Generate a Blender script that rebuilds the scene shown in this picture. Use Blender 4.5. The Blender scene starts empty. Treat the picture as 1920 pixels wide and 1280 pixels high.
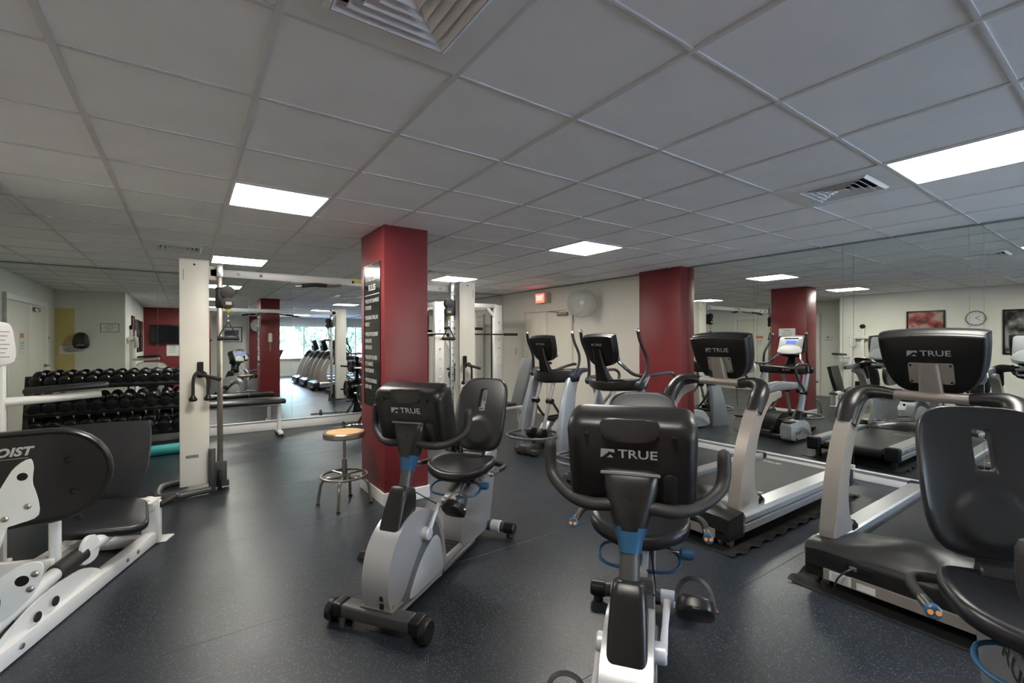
import bpy, bmesh, math, random
from mathutils import Vector, Matrix, Euler
random.seed(7)
sc = bpy.context.scene
COL = sc.collection
PI = math.pi

# ------------------------------------------------------------------ camera, world, exposure
CAM_H, CEIL = 1.43, 2.445
cam = bpy.data.cameras.new('camera'); cam.sensor_width = 36.0; cam.lens = 36.0 * 866.84 / 1920.0
cam.clip_start = 0.05; cam.clip_end = 200
camo = bpy.data.objects.new('camera', cam); COL.objects.link(camo)
camo.matrix_world = (Matrix.Translation((0, 0, CAM_H)) @ Matrix.Rotation(-0.6122, 4, 'Z')
                     @ Matrix.Rotation(PI / 2 - 0.0007, 4, 'X') @ Matrix.Rotation(-0.0022, 4, 'Z'))
sc.camera = camo
sc.view_settings.view_transform = 'Standard'; sc.view_settings.look = 'None'
sc.view_settings.gamma = 1.0; sc.view_settings.use_curve_mapping = False
sc.view_settings.exposure = 0.58
world = bpy.data.worlds.new('world'); sc.world = world; world.use_nodes = True
_n = world.node_tree.nodes; _l = world.node_tree.links
_sky = _n.new('ShaderNodeTexSky'); _sky.sky_type = 'NISHITA'; _sky.sun_disc = False
_sky.sun_elevation = math.radians(48); _sky.sun_rotation = math.radians(140)
_l.new(_sky.outputs['Color'], _n['Background'].inputs['Color'])
_n['Background'].inputs['Strength'].default_value = 5.8
LAMP_POWER = 31.0     # emission strength of each 2x2 ft ceiling panel

# ------------------------------------------------------------------ materials
def srgb(r, g, b):
    f = lambda c: (c / 255 / 12.92) if c / 255 <= 0.04045 else ((c / 255 + 0.055) / 1.055) ** 2.4
    return (f(r), f(g), f(b), 1)
MATS = {}
def mat(name, col, rough=0.5, metal=0.0, var=0.06, vscale=6.0, bump=0.0, bscale=80.0, spec=0.5, emit=None, estr=0.0, coat=0.0):
    m = bpy.data.materials.new(name); m.use_nodes = True; MATS[name] = m
    nt = m.node_tree; N = nt.nodes; L = nt.links; b = N['Principled BSDF']
    col = tuple(col) if len(col) == 4 else tuple(col) + (1,)
    b.inputs['Base Color'].default_value = col; b.inputs['Roughness'].default_value = rough
    b.inputs['Metallic'].default_value = metal; b.inputs['Specular IOR Level'].default_value = spec
    b.inputs['Coat Weight'].default_value = coat
    if emit:
        b.inputs['Emission Color'].default_value = tuple(emit[:3]) + (1,); b.inputs['Emission Strength'].default_value = estr
    tc = N.new('ShaderNodeTexCoord')
    if var > 0:
        nz = N.new('ShaderNodeTexNoise'); nz.inputs['Scale'].default_value = vscale; nz.inputs['Detail'].default_value = 4
        L.new(tc.outputs['Object'], nz.inputs['Vector'])
        rp = N.new('ShaderNodeValToRGB'); e = rp.color_ramp.elements
        e[0].position = 0.3; e[1].position = 0.7
        e[0].color = tuple(c * (1 - var) for c in col[:3]) + (1,); e[1].color = tuple(min(1, c * (1 + var)) for c in col[:3]) + (1,)
        L.new(nz.outputs['Fac'], rp.inputs['Fac']); L.new(rp.outputs['Color'], b.inputs['Base Color'])
    if bump > 0:
        n2 = N.new('ShaderNodeTexNoise'); n2.inputs['Scale'].default_value = bscale; n2.inputs['Detail'].default_value = 3
        L.new(tc.outputs['Object'], n2.inputs['Vector'])
        bp = N.new('ShaderNodeBump'); bp.inputs['Strength'].default_value = bump; bp.inputs['Distance'].default_value = 0.002
        L.new(n2.outputs['Fac'], bp.inputs['Height']); L.new(bp.outputs['Normal'], b.inputs['Normal'])
    return m
mat('wall_paint', (.76, .73, .65), .7, var=.02, vscale=2, bump=.25, bscale=160)
mat('wall_grey', (.72, .73, .66), .7, var=.02, vscale=2, bump=.2, bscale=160)
mat('wall_yellow', (.62, .50, .20), .75, var=.03)
mat('red_paint', (.185, .022, .026), .42, var=.05, vscale=3, bump=.15, bscale=120)
mat('trim_white', (.78, .78, .76), .45, var=.02)
mat('door_paint', (.74, .70, .60), .5, var=.03, vscale=3)
mat('ceiling_tile', (.84, .83, .81), .9, var=.03, vscale=3, bump=.5, bscale=220, spec=.1)
mat('ceiling_tee', (.62, .61, .58), .55, var=.03)
mat('plenum', (.02, .02, .02), .9, var=0)
mat('vent_white', (.74, .74, .72), .45, var=.02)
mat('black_plastic', (.0085, .0082, .0085), .36, var=.15, vscale=20, bump=.10, bscale=300, spec=.36)
mat('black_gloss', (.010, .010, .011), .18, var=.1)
mat('black_satin', (.012, .0115, .0115), .33, var=.1, bump=.05, bscale=400, spec=.45)
mat('dark_grey', (.045, .045, .047), .4, var=.08)
mat('foam_black', (.013, .012, .012), .55, var=.15, vscale=30, bump=.25, bscale=250)
mat('vinyl_black', (.010, .010, .012), .36, var=.12, vscale=8, bump=.12, bscale=350)
mat('cable_black', (.012, .012, .012), .5, var=.05)
mat('silver_plastic', (.36, .36, .37), .33, metal=.4, var=.03)
mat('silver_light', (.48, .48, .49), .36, metal=.15, var=.03)
mat('grey_panel', (.10, .105, .11), .4, var=.05)
mat('warm_silver', (.335, .30, .27), .36, metal=.3, var=.03)
mat('rail_grey', (.15, .155, .17), .42, metal=.2, var=.03)
mat('blue_silver', (.36, .40, .45), .32, metal=.35, var=.03)
mat('aluminium', (.62, .62, .62), .30, metal=.8, var=.03, vscale=30)
mat('chrome', (.78, .77, .75), .12, metal=1, var=.02)
mat('steel', (.33, .30, .26), .30, metal=.9, var=.08, vscale=12)
mat('iron_black', (.010, .010, .011), .27, metal=.0, var=.2, vscale=25, bump=.3, bscale=120)
mat('blue_plastic', (.020, .085, .17), .38, var=.06)
mat('blue_dark', (.030, .040, .060), .35, var=.06)
mat('white_powder', (.66, .655, .63), .34, var=.02, vscale=4)
mat('cream_powder', (.74, .71, .62), .38, var=.02, vscale=4)
mat('grey_powder', (.05, .05, .047), .45, var=.08)
mat('fan_white', (.62, .61, .53), .5, var=.04)
mat('fan_blade', (.42, .42, .38), .5, var=.04)
mat('paper', (.72, .72, .70), .7, var=.02)
mat('ink', (.03, .03, .035), .7, var=0)
mat('ink_grey', (.20, .20, .21), .7, var=.05)
mat('letter_silver', (.50, .50, .50), .35, metal=.3, var=0)
mat('letter_white', (.72, .71, .68), .5, var=0)
mat('rule_board', (.020, .020, .020), .12, var=.1, coat=.3)
mat('orange_print', (.62, .17, .02), .5, var=.05)
mat('orange_button', (.85, .33, .08), .4, var=.05)
mat('red_plastic', (.45, .025, .02), .4, var=.05)
mat('yellow_plastic', (.62, .52, .03), .45, var=.05)
mat('teal_foam', (.035, .33, .32), .6, var=.08, bump=.2)
mat('mirror_edge', (.20, .27, .25), .15, var=0)
mat('lcd_dark', (.012, .013, .016), .08, var=0)
mat('lcd_blue', (.05, .08, .3), .2, var=.05, emit=(.12, .18, .75), estr=1.0)
mat('lcd_glow', (.2, .25, .7), .2, var=.05, emit=(.22, .26, 1.0), estr=1.2)
mat('exit_red', (.6, .03, .02), .4, var=0, emit=(1, .09, .06), estr=2.6)
mat('exit_letter', (.9, .3, .25), .4, var=0, emit=(1, .32, .25), estr=4.0)
mat('exit_case', (.60, .55, .40), .5, var=.03)
mat('lamp_diffuser', (.9, .9, .88), .5, var=0, emit=(1.0, .95, .875), estr=LAMP_POWER)
mat('rubber_mat', (.013, .013, .013), .6, var=.2, vscale=30, bump=.4, bscale=150)
mat('belt_rubber', (.020, .0195, .019), .50, var=.12, vscale=14, bump=.3, bscale=300)
mat('leaf_green', (.20, .27, .16), .6, var=.5, vscale=3)
mat('bark', (.10, .07, .045), .8, var=.3)
mat('outdoor_paving', (.55, .54, .50), .8, var=.1)
mat('window_frame', (.62, .64, .66), .4, var=.02)
mat('board_wood', (.55, .30, .10), .42, var=.0)
def glass(name, col=(1, 1, 1)):
    m = bpy.data.materials.new(name); m.use_nodes = True; MATS[name] = m
    N = m.node_tree.nodes; L = m.node_tree.links; N.remove(N['Principled BSDF'])
    t = N.new('ShaderNodeBsdfTransparent'); g = N.new('ShaderNodeBsdfGlossy'); g.inputs['Roughness'].default_value = .02
    t.inputs['Color'].default_value = col + (1,)
    fr = N.new('ShaderNodeFresnel'); fr.inputs['IOR'].default_value = 1.45
    mx = N.new('ShaderNodeMixShader'); L.new(fr.outputs[0], mx.inputs[0]); L.new(t.outputs[0], mx.inputs[1]); L.new(g.outputs[0], mx.inputs[2])
    L.new(mx.outputs[0], N['Material Output'].inputs['Surface'])
glass('window_glass', (.93, .97, 1.0))
def mirror(name, col):
    m = bpy.data.materials.new(name); m.use_nodes = True; MATS[name] = m
    N = m.node_tree.nodes; L = m.node_tree.links; b = N['Principled BSDF']
    b.inputs['Metallic'].default_value = 1; b.inputs['Roughness'].default_value = 0.0
    tc = N.new('ShaderNodeTexCoord'); nz = N.new('ShaderNodeTexNoise'); nz.inputs['Scale'].default_value = .7
    L.new(tc.outputs['Object'], nz.inputs['Vector']); rp = N.new('ShaderNodeValToRGB'); e = rp.color_ramp.elements
    e[0].color = tuple(c * .985 for c in col) + (1,); e[1].color = tuple(col) + (1,)
    L.new(nz.outputs['Fac'], rp.inputs['Fac']); L.new(rp.outputs['Color'], b.inputs['Base Color'])
mirror('mirror_silver', (.78, .83, .80))
mirror('mirror_blue', (.82, .86, .88))

def floor_material():
    m = bpy.data.materials.new('rubber_floor'); m.use_nodes = True; MATS['rubber_floor'] = m
    N = m.node_tree.nodes; L = m.node_tree.links; b = N['Principled BSDF']
    tc = N.new('ShaderNodeTexCoord')
    def noise(scale, det=3):
        n = N.new('ShaderNodeTexNoise'); n.inputs['Scale'].default_value = scale; n.inputs['Detail'].default_value = det
        L.new(tc.outputs['Object'], n.inputs['Vector']); return n
    def ramp(src, p0, p1, c0, c1):
        r = N.new('ShaderNodeValToRGB'); e = r.color_ramp.elements; e[0].position = p0; e[1].position = p1
        e[0].color = c0; e[1].color = c1; L.new(src, r.inputs['Fac']); return r
    base = ramp(noise(1.6).outputs['Fac'], .3, .7, (.0105, .0138, .0185, 1), (.0145, .0185, .024, 1))
    vor = N.new('ShaderNodeTexVoronoi'); vor.inputs['Scale'].default_value = 190; L.new(tc.outputs['Object'], vor.inputs['Vector'])
    pick = ramp(vor.outputs['Color'], .70, .76, (0, 0, 0, 1), (1, 1, 1, 1))
    dist = ramp(vor.outputs['Distance'], .30, .42, (1, 1, 1, 1), (0, 0, 0, 1))
    mul = N.new('ShaderNodeMath'); mul.operation = 'MULTIPLY'; L.new(pick.outputs['Color'], mul.inputs[0]); L.new(dist.outputs['Color'], mul.inputs[1])
    mx = N.new('ShaderNodeMix'); mx.data_type = 'RGBA'; L.new(mul.outputs[0], mx.inputs['Factor'])
    L.new(base.outputs['Color'], mx.inputs['A']); mx.inputs['B'].default_value = (.13, .185, .25, 1)
    L.new(mx.outputs['Result'], b.inputs['Base Color'])
    rr = ramp(noise(2.5, 5).outputs['Fac'], .3, .7, (.30, .30, .30, 1), (.37, .37, .37, 1)); L.new(rr.outputs['Color'], b.inputs['Roughness'])
    bp = N.new('ShaderNodeBump'); bp.inputs['Strength'].default_value = .35; bp.inputs['Distance'].default_value = .0012
    L.new(noise(330, 2).outputs['Fac'], bp.inputs['Height']); L.new(bp.outputs['Normal'], b.inputs['Normal'])
    b.inputs['Specular IOR Level'].default_value = .5
floor_material()
def cork_material():
    m = MATS['board_wood']; N = m.node_tree.nodes; L = m.node_tree.links; b = N['Principled BSDF']
    tc = N.new('ShaderNodeTexCoord'); nz = N.new('ShaderNodeTexNoise'); nz.inputs['Scale'].default_value = 40
    L.new(tc.outputs['Object'], nz.inputs['Vector']); rp = N.new('ShaderNodeValToRGB'); e = rp.color_ramp.elements
    e[0].color = (.58, .32, .11, 1); e[1].color = (.80, .53, .24, 1); L.new(nz.outputs['Fac'], rp.inputs['Fac']); L.new(rp.outputs['Color'], b.inputs['Base Color'])
cork_material()
def print_material(name, c0, c1, c2, scale):
    """flat printed photograph: soft colour blotches"""
    m = bpy.data.materials.new(name); m.use_nodes = True; MATS[name] = m
    N = m.node_tree.nodes; L = m.node_tree.links; b = N['Principled BSDF']; b.inputs['Roughness'].default_value = .25
    tc = N.new('ShaderNodeTexCoord'); nz = N.new('ShaderNodeTexNoise'); nz.inputs['Scale'].default_value = scale; nz.inputs['Detail'].default_value = 2
    L.new(tc.outputs['Object'], nz.inputs['Vector']); rp = N.new('ShaderNodeValToRGB'); e = rp.color_ramp.elements
    e[0].position = .38; e[1].position = .62; e[0].color = c0 + (1,); e[1].color = c2 + (1,); x = e.new(.5); x.color = c1 + (1,)
    L.new(nz.outputs['Fac'], rp.inputs['Fac']); L.new(rp.outputs['Color'], b.inputs['Base Color'])
print_material('print_red', (.02, .015, .015), (.35, .04, .02), (.35, .27, .24), 4.5)
print_material('print_grey', (.015, .015, .016), (.10, .095, .095), (.30, .29, .28), 5)
print_material('print_plum', (.03, .015, .03), (.07, .035, .06), (.16, .10, .13), 5)

# ------------------------------------------------------------------ geometry helpers
def T(x, y, z): return Matrix.Translation((x, y, z))
def R(a, ax): return Matrix.Rotation(a, 4, ax)
def frame(o, x, y):
    x = Vector(x).normalized(); y = Vector(y); y = (y - x * y.dot(x)).normalized(); z = x.cross(y)
    return Matrix(((x.x, y.x, z.x, o[0]), (x.y, y.y, z.y, o[1]), (x.z, y.z, z.z, o[2]), (0, 0, 0, 1)))
def new(): return bmesh.new()
def box(bm, c, s, bev=0.0, seg=2, M=None):
    t = bmesh.new(); bmesh.ops.create_cube(t, size=1.0)
    for v in t.verts: v.co = Vector((v.co.x * s[0], v.co.y * s[1], v.co.z * s[2]))
    if bev > 0: bmesh.ops.bevel(t, geom=t.edges[:], offset=min(bev, min(s) * .49), segments=seg, affect='EDGES', profile=.5)
    MM = T(*c) if M is None else T(*c) @ M
    return merge(bm, t, MM)
def merge(bm, t, M=None):
    mp = {}
    for v in t.verts: mp[v] = bm.verts.new(M @ v.co if M is not None else v.co)
    for f in t.faces:
        try: bm.faces.new([mp[v] for v in f.verts])
        except ValueError: pass
    t.free(); return bm
def catmull(pts, n):
    P = [Vector(p) for p in pts]
    if len(P) < 3 or n <= 1: return P
    out = []
    for i in range(len(P) - 1):
        p0 = P[i - 1] if i > 0 else P[0] * 2 - P[1]; p1 = P[i]; p2 = P[i + 1]; p3 = P[i + 2] if i + 2 < len(P) else P[-1] * 2 - P[-2]
        for k in range(n):
            t = k / n; t2 = t * t; t3 = t2 * t
            out.append(.5 * ((2 * p1) + (p2 - p0) * t + (2 * p0 - 5 * p1 + 4 * p2 - p3) * t2 + (3 * p1 - p0 - 3 * p2 + p3) * t3))
    out.append(P[-1]); return out
def rings(bm, rs, cap=True, closed=False):
    V = [[bm.verts.new(p) for p in r] for r in rs]; n = len(V[0]); m = len(V)
    for i in range(m if closed else m - 1):
        a, b = V[i], V[(i + 1) % m]
        for k in range(n):
            try: bm.faces.new((a[k], a[(k + 1) % n], b[(k + 1) % n], b[k]))
            except ValueError: pass
    if cap and not closed:
        for r in (list(reversed(V[0])), V[-1]):
            try: bm.faces.new(r)
            except ValueError: pass
    return bm
def tube(bm, pts, r=.02, n=10, sub=6, flat=1.0, up=None, closed=False, cap=True, round_end=False):
    rl = list(r) if isinstance(r, (list, tuple)) else None
    if closed:
        P = [Vector(p) for p in pts]
    else:
        P = catmull(pts, sub) if len(pts) > 2 else [Vector(p) for p in pts]
    m = len(P); k0 = len(pts) - 1
    rad = []
    for i in range(m):
        if rl:
            t = i / (m - 1) * k0; a = min(int(t), k0 - 1); rad.append(rl[a] * (1 - (t - a)) + rl[a + 1] * (t - a))
        else: rad.append(r)
    if closed: tan = [(P[(i + 1) % m] - P[i - 1]).normalized() for i in range(m)]
    else: tan = [(P[min(i + 1, m - 1)] - P[max(i - 1, 0)]).normalized() for i in range(m)]
    u = Vector(up) if up else (Vector((0, 0, 1)) if abs(tan[0].z) < .9 else Vector((1, 0, 0)))
    u = (u - tan[0] * u.dot(tan[0])).normalized(); rs = []
    for i in range(m):
        u = (u - tan[i] * u.dot(tan[i]))
        u = u.normalized() if u.length > 1e-6 else tan[i].orthogonal().normalized()
        v = tan[i].cross(u)
        rs.append([P[i] + (u * math.cos(2 * PI * k / n) * flat + v * math.sin(2 * PI * k / n)) * rad[i] for k in range(n)])
    if round_end and not closed:
        def dome(i, s):
            c = P[i]; base = rs[i]; out = []
            for a in (.5, .85):
                out.append([c + (p - c) * math.cos(a * PI / 2) + tan[i] * s * rad[i] * math.sin(a * PI / 2) for p in base])
            return out
        rs = list(reversed(dome(0, -1))) + rs + dome(m - 1, 1)
    return rings(bm, rs, cap, closed)
def lathe(bm, prof, n=20, M=None, cap=True):
    M = M or Matrix()
    return rings(bm, [[M @ Vector((r * math.cos(2 * PI * k / n), r * math.sin(2 * PI * k / n), z)) for k in range(n)] for r, z in prof], cap)
def cyl(bm, p, q, r, n=16, bev=.0):
    p = Vector(p); q = Vector(q); d = q - p; L = d.length
    M = T(*p) @ d.to_track_quat('Z', 'Y').to_matrix().to_4x4()
    b = min(bev, r * .5, L * .45)
    prof = [(r, 0), (r, L)] if b <= 0 else [(r - b, 0), (r, b), (r, L - b), (r - b, L)]
    return lathe(bm, prof, n, M)
def prism(bm, out, z0, z1, bev=0.0, M=None, seg=2):
    t = bmesh.new(); n = len(out)
    a = [t.verts.new((x, y, z0)) for x, y in out]; b = [t.verts.new((x, y, z1)) for x, y in out]
    t.faces.new(list(reversed(a))); t.faces.new(b)
    for k in range(n): t.faces.new((a[k], a[(k + 1) % n], b[(k + 1) % n], b[k]))
    if bev > 0:
        E = [e for e in t.edges if abs(e.verts[0].co.z - e.verts[1].co.z) < 1e-6]
        bmesh.ops.bevel(t, geom=E, offset=bev, segments=seg, affect='EDGES', profile=.5, clamp_overlap=True)
    return merge(bm, t, M)
def smooth2(pts, n=5):
    """closed 2D outline, Catmull-Rom rounded"""
    m = len(pts); out = []
    for i in range(m):
        p0, p1, p2, p3 = (Vector(pts[(i + j - 1) % m]) for j in range(4))
        for k in range(n):
            t = k / n; t2 = t * t; t3 = t2 * t
            q = .5 * ((2 * p1) + (p2 - p0) * t + (2 * p0 - 5 * p1 + 4 * p2 - p3) * t2 + (3 * p1 - p0 - 3 * p2 + p3) * t3)
            out.append((q.x, q.y))
    return out
def rrect(w, h, r, n=5, cx=0, cy=0):
    out = []
    r = min(r, w / 2 - 1e-4, h / 2 - 1e-4)
    for sx, sy, a0 in ((1, 1, 0), (-1, 1, 90), (-1, -1, 180), (1, -1, 270)):
        for k in range(n + 1):
            a = math.radians(a0 + 90 * k / n); out.append((cx + sx * (w / 2 - r) + r * math.cos(a), cy + sy * (h / 2 - r) + r * math.sin(a)))
    return out
def circ(r, n=20, cx=0, cy=0): return [(cx + r * math.cos(2 * PI * k / n), cy + r * math.sin(2 * PI * k / n)) for k in range(n)]
XZ = Matrix(((1, 0, 0, 0), (0, 0, -1, 0), (0, 1, 0, 0), (0, 0, 0, 1)))     # 2D (x,y) -> (x, z), extrude along -y
YZ = Matrix(((0, 0, 1, 0), (1, 0, 0, 0), (0, 1, 0, 0), (0, 0, 0, 1)))      # 2D (x,y) -> (y, z), extrude along +x
def side(bm, out, y0, y1, bev=0, M=None, seg=2):
    """outline in the x-z plane, extruded from y0 to y1"""
    return prism(bm, out, -y1, -y0, bev, (M @ XZ) if M is not None else XZ, seg)
_text_cache = {}
def text(bm, s, size, M, ext=.001, off=0.0, sx=1.0, align='CENTER', shear=0.0, gap=1.0):
    key = (s, off, align, shear, gap)
    if key not in _text_cache:
        c = bpy.data.curves.new('tmp_text', 'FONT'); c.body = s; c.size = 1.0; c.offset = off; c.align_x = align; c.align_y = 'CENTER'
        c.shear = shear; c.space_character = gap; c.resolution_u = 3; c.fill_mode = 'FRONT'
        o = bpy.data.objects.new('tmp_text', c); COL.objects.link(o)
        dg = bpy.context.evaluated_depsgraph_get(); me = bpy.data.meshes.new_from_object(o.evaluated_get(dg))
        vs = [tuple(v.co) for v in me.vertices]; fs = [tuple(p.vertices) for p in me.polygons]
        bpy.data.objects.remove(o); bpy.data.curves.remove(c); bpy.data.meshes.remove(me)
        _text_cache[key] = (vs, fs)
    vs, fs = _text_cache[key]
    V = [bm.verts.new(M @ Vector((x * size * sx, y * size, ext))) for x, y, z in vs]
    for f in fs:
        try: bm.faces.new([V[i] for i in f])
        except ValueError: pass
    return bm
def logo(bm, w, M, ext=.0012):
    """flag emblem with an arch, then the word, total width w, centred"""
    h = w * .165; x0 = -w / 2
    out = [(x0, -h / 2), (x0 + .02 * w, h / 2), (x0 + .25 * w, h / 2), (x0 + .235 * w, -h / 2)]
    arch = []
    for k in range(9):
        a = PI * k / 8; arch.append((x0 + .135 * w - .095 * w * math.cos(PI - a) * -1, -h / 2 + .78 * h * math.sin(a)))
    # flag body above the arch
    left = [Vector((x0 + .003 * w, -h / 2)), Vector((x0 + .02 * w, h / 2))]
    N = 10; top = []; bot = []
    for k in range(N + 1):
        t = k / N; xx = x0 + .003 * w + .245 * w * t
        top.append((xx + .015 * w * (1 - t), h / 2))
        s = (t - .12) / .88
        bot.append((xx, -h / 2 + (0 if s < 0 else .72 * h * math.sin(min(1, s * 1.15) * PI * .5) if s < .5 else .72 * h * (1 - .35 * (s - .5)))))
    for k in range(N):
        V = [bm.verts.new(M @ Vector((p[0], p[1], ext))) for p in (bot[k], bot[k + 1], top[k + 1], top[k])]
        bm.faces.new(V)
    V = [bm.verts.new(M @ Vector((p[0], p[1], ext))) for p in ((x0 + .11 * w, -h / 2), (x0 + .225 * w, -h / 2), (x0 + .18 * w, -h / 2 + .34 * h))]
    bm.faces.new(V)
    text(bm, 'TRUE', h * 1.38, M @ T(x0 + .63 * w, -h * .02, 0), ext, off=.018, sx=1.18, gap=1.02)
    return bm

# ------------------------------------------------------------------ object helpers
def obj(name, bm, m, parent=None, ang=35, flip=True):
    me = bpy.data.meshes.new(name)
    if flip: bmesh.ops.recalc_face_normals(bm, faces=bm.faces[:])
    bm.to_mesh(me); bm.free()
    if me.polygons:
        me.polygons.foreach_set('use_smooth', [True] * len(me.polygons)); me.set_sharp_from_angle(angle=math.radians(ang))
    me.materials.append(MATS[m])
    o = bpy.data.objects.new(name, me); COL.objects.link(o)
    if parent is not None: o.parent = parent
    return o
def tag(o, label=None, cat=None, group=None, kind=None):
    if label: o['label'] = label
    if cat: o['category'] = cat
    if group: o['group'] = group
    if kind: o['kind'] = kind
    return o
def thing(name, label, cat, loc=(0, 0, 0), rz=0, group=None):
    o = bpy.data.objects.new(name, None); COL.objects.link(o); o.empty_display_size = .1
    o.location = loc; o.rotation_euler = (0, 0, rz); return tag(o, label, cat, group)
def struct(name, bm, m, parent=None):
    o = obj(name, bm, m, parent)
    if parent is None: o['kind'] = 'structure'
    return o
def copy_tree(o, parent=None):
    c = o.copy(); COL.objects.link(c)
    if parent is not None: c.parent = parent
    for ch in list(o.children): copy_tree(ch, c)
    return c
def one(name, fn, m, parent=None, **k):
    bm = new(); fn(bm); return obj(name, bm, m, parent, **k)
def bx(name, c, s, m, parent=None, bev=0.0, M=None):
    return obj(name, box(new(), c, s, bev, 2, M), m, parent)
def tb(name, pts, r, m, parent=None, **k):
    return obj(name, tube(new(), pts, r, **k), m, parent)

# ------------------------------------------------------------------ the room
XR, YB = 5.66, 8.40          # front faces of the mirrors on the right and back walls
GX = lambda i: .6096 * i - .3765
GY = lambda j: .6096 * j + 1.5704
def wall(name, x0, x1, y0, y1, z0, z1, m='wall_paint', parent=None):
    return struct(name, box(new(), ((x0 + x1) / 2, (y0 + y1) / 2, (z0 + z1) / 2), (x1 - x0, y1 - y0, z1 - z0)), m, parent)
W = .12
wall('wall_right', XR + .012, XR + W, -4.4, YB + .012, 0, CEIL + .15)
wall('wall_back', -2.1, XR + W, YB + .012, YB + W, 0, CEIL + .15)
wall('wall_alcove', -2.1 - W, -2.1, 4.28, YB + W, 0, CEIL + .15, 'wall_grey')
wall('wall_step', -2.1, -1.05, 4.4 - W, 4.4, 0, CEIL + .15, 'wall_grey')
wall('wall_left', -1.05 - W, -1.05, -.62, 4.4 - W, 0, CEIL + .15)
wall('wall_red', -1.05, .6, -.5 - W, -.5, 0, CEIL + .15, 'red_paint')
wall('wall_return', .6 - W, .6, -4.4, -.5 - W, 0, CEIL + .15)
w4 = wall('wall_front', .6, 2.6, -4.4 - W, -4.4, 0, CEIL + .15)
wall('wall_segment', 2.6, 5.5, -4.4 - W, -4.4, 0, .70, 'wall_paint', w4)
wall('wall_segment', 2.6, 5.5, -4.4 - W, -4.4, 2.12, CEIL + .15, 'wall_paint', w4)
wall('wall_segment', 5.5, XR + W, -4.4 - W, -4.4, 0, CEIL + .15, 'wall_paint', w4)
for k, (x0, x1, y0, y1) in enumerate(((XR - .006, XR + .012, 4.66, 6.14), (XR - .006, XR + .012, 7.66, YB))):
    wall('baseboard_right' if k == 0 else 'baseboard_corner', x0, x1, y0, y1, 0, .10, 'trim_white')
wall('baseboard_front', .6, 5.5, -4.4, -4.388, 0, .10, 'trim_white')
wall('baseboard_left', -1.05, -1.038, -.5, 4.4, 0, .10, 'trim_white')
wall('baseboard_step', -2.1, -1.05, 4.4, 4.412, 0, .10, 'trim_white')

# rubber floor laid in sheets across the room
fl = struct('floor', box(new(), (1.8, 2, -.06), (8.2, 13.2, .10)), 'plenum')
def sheet(x0, x1, y0, y1):
    g = .0005; return obj('rubber_sheet', box(new(), ((x0 + x1) / 2, (y0 + y1) / 2, -.005), (x1 - x0, y1 - y0 - 2 * g, .01), .0012, 1), 'rubber_floor', fl)
y = 3.868 + 1.22 * 4
while y > -4.6:
    y0, y1 = max(y - 1.22, -4.5), min(y, YB + .02)
    if y1 > y0 + .05: sheet(-2.2, XR + .05, y0, y1)
    y -= 1.22

# suspended ceiling: slab, tees and tiles
cl = struct('ceiling', box(new(), (1.8, 2, CEIL + .12), (8.2, 13.2, .10)), 'plenum')
ROOMS = ((-1.05, XR + .012, -.5, YB + .012), (-2.1, -1.05, 4.4, YB + .012), (.6, XR + .012, -4.4, -.5))
LIGHTS = [(1, -2), (6, -2), (1, 3), (6, 3), (1, 8), (6, 8), (6, -7)]
VENTS = [(1, -1), (6, -1), (0, 7), (5, 7)]
COLM = (1.40, 1.81, 3.925, 4.57)
full = None
for i in range(-3, 11):
    for j in range(-10, 12):
        if (i, j) in LIGHTS or (i, j) in VENTS: continue
        for (a, b, c, d) in ROOMS:
            x0, x1, y0, y1 = max(GX(i), a), min(GX(i + 1), b), max(GY(j), c), min(GY(j + 1), d)
            if x1 - x0 < .03 or y1 - y0 < .03: continue
            if x1 - x0 > .6 and y1 - y0 > .6:
                if full is None:
                    full = box(new(), (0, 0, .008), (.5976, .5976, .016), .003, 1); o = obj('ceiling_tile', full, 'ceiling_tile', cl); full = o
                else:
                    o = full.copy(); COL.objects.link(o)
                o.location = ((x0 + x1) / 2, (y0 + y1) / 2, CEIL + .004)
            else:
                o = obj('ceiling_tile', box(new(), (0, 0, .008), (x1 - x0 - .004, y1 - y0 - .004, .016), .003, 1), 'ceiling_tile', cl)
                o.location = ((x0 + x1) / 2, (y0 + y1) / 2, CEIL + .004)
def spans_y(x):
    if x < -1.05: return [(4.4, YB + .01)]
    if x < .6: return [(-.5, YB + .01)]
    return [(-4.4, YB + .01)]
for i in range(-2, 11):
    for y0, y1 in spans_y(GX(i)):
        bx('ceiling_tee', (GX(i), (y0 + y1) / 2, CEIL + .003), (.025, y1 - y0, .010), 'ceiling_tee', cl, .0015)
for j in range(-9, 12):
    yy = GY(j); x0 = -2.1 if yy > 4.4 else (-1.05 if yy > -.5 else .6)
    bx('ceiling_tee', ((x0 + XR) / 2, yy, CEIL + .0035), (XR - x0, .020, .010), 'ceiling_tee', cl, .0015)
for nm, x0, x1, y0, y1 in (('trim_ceiling_right', XR - .012, XR + .012, -4.4, YB), ('trim_ceiling_back', -2.1, XR, YB - .012, YB + .012)):
    wall(nm, x0, x1, y0, y1, CEIL - .012, CEIL + .004, 'mirror_edge')

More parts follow.
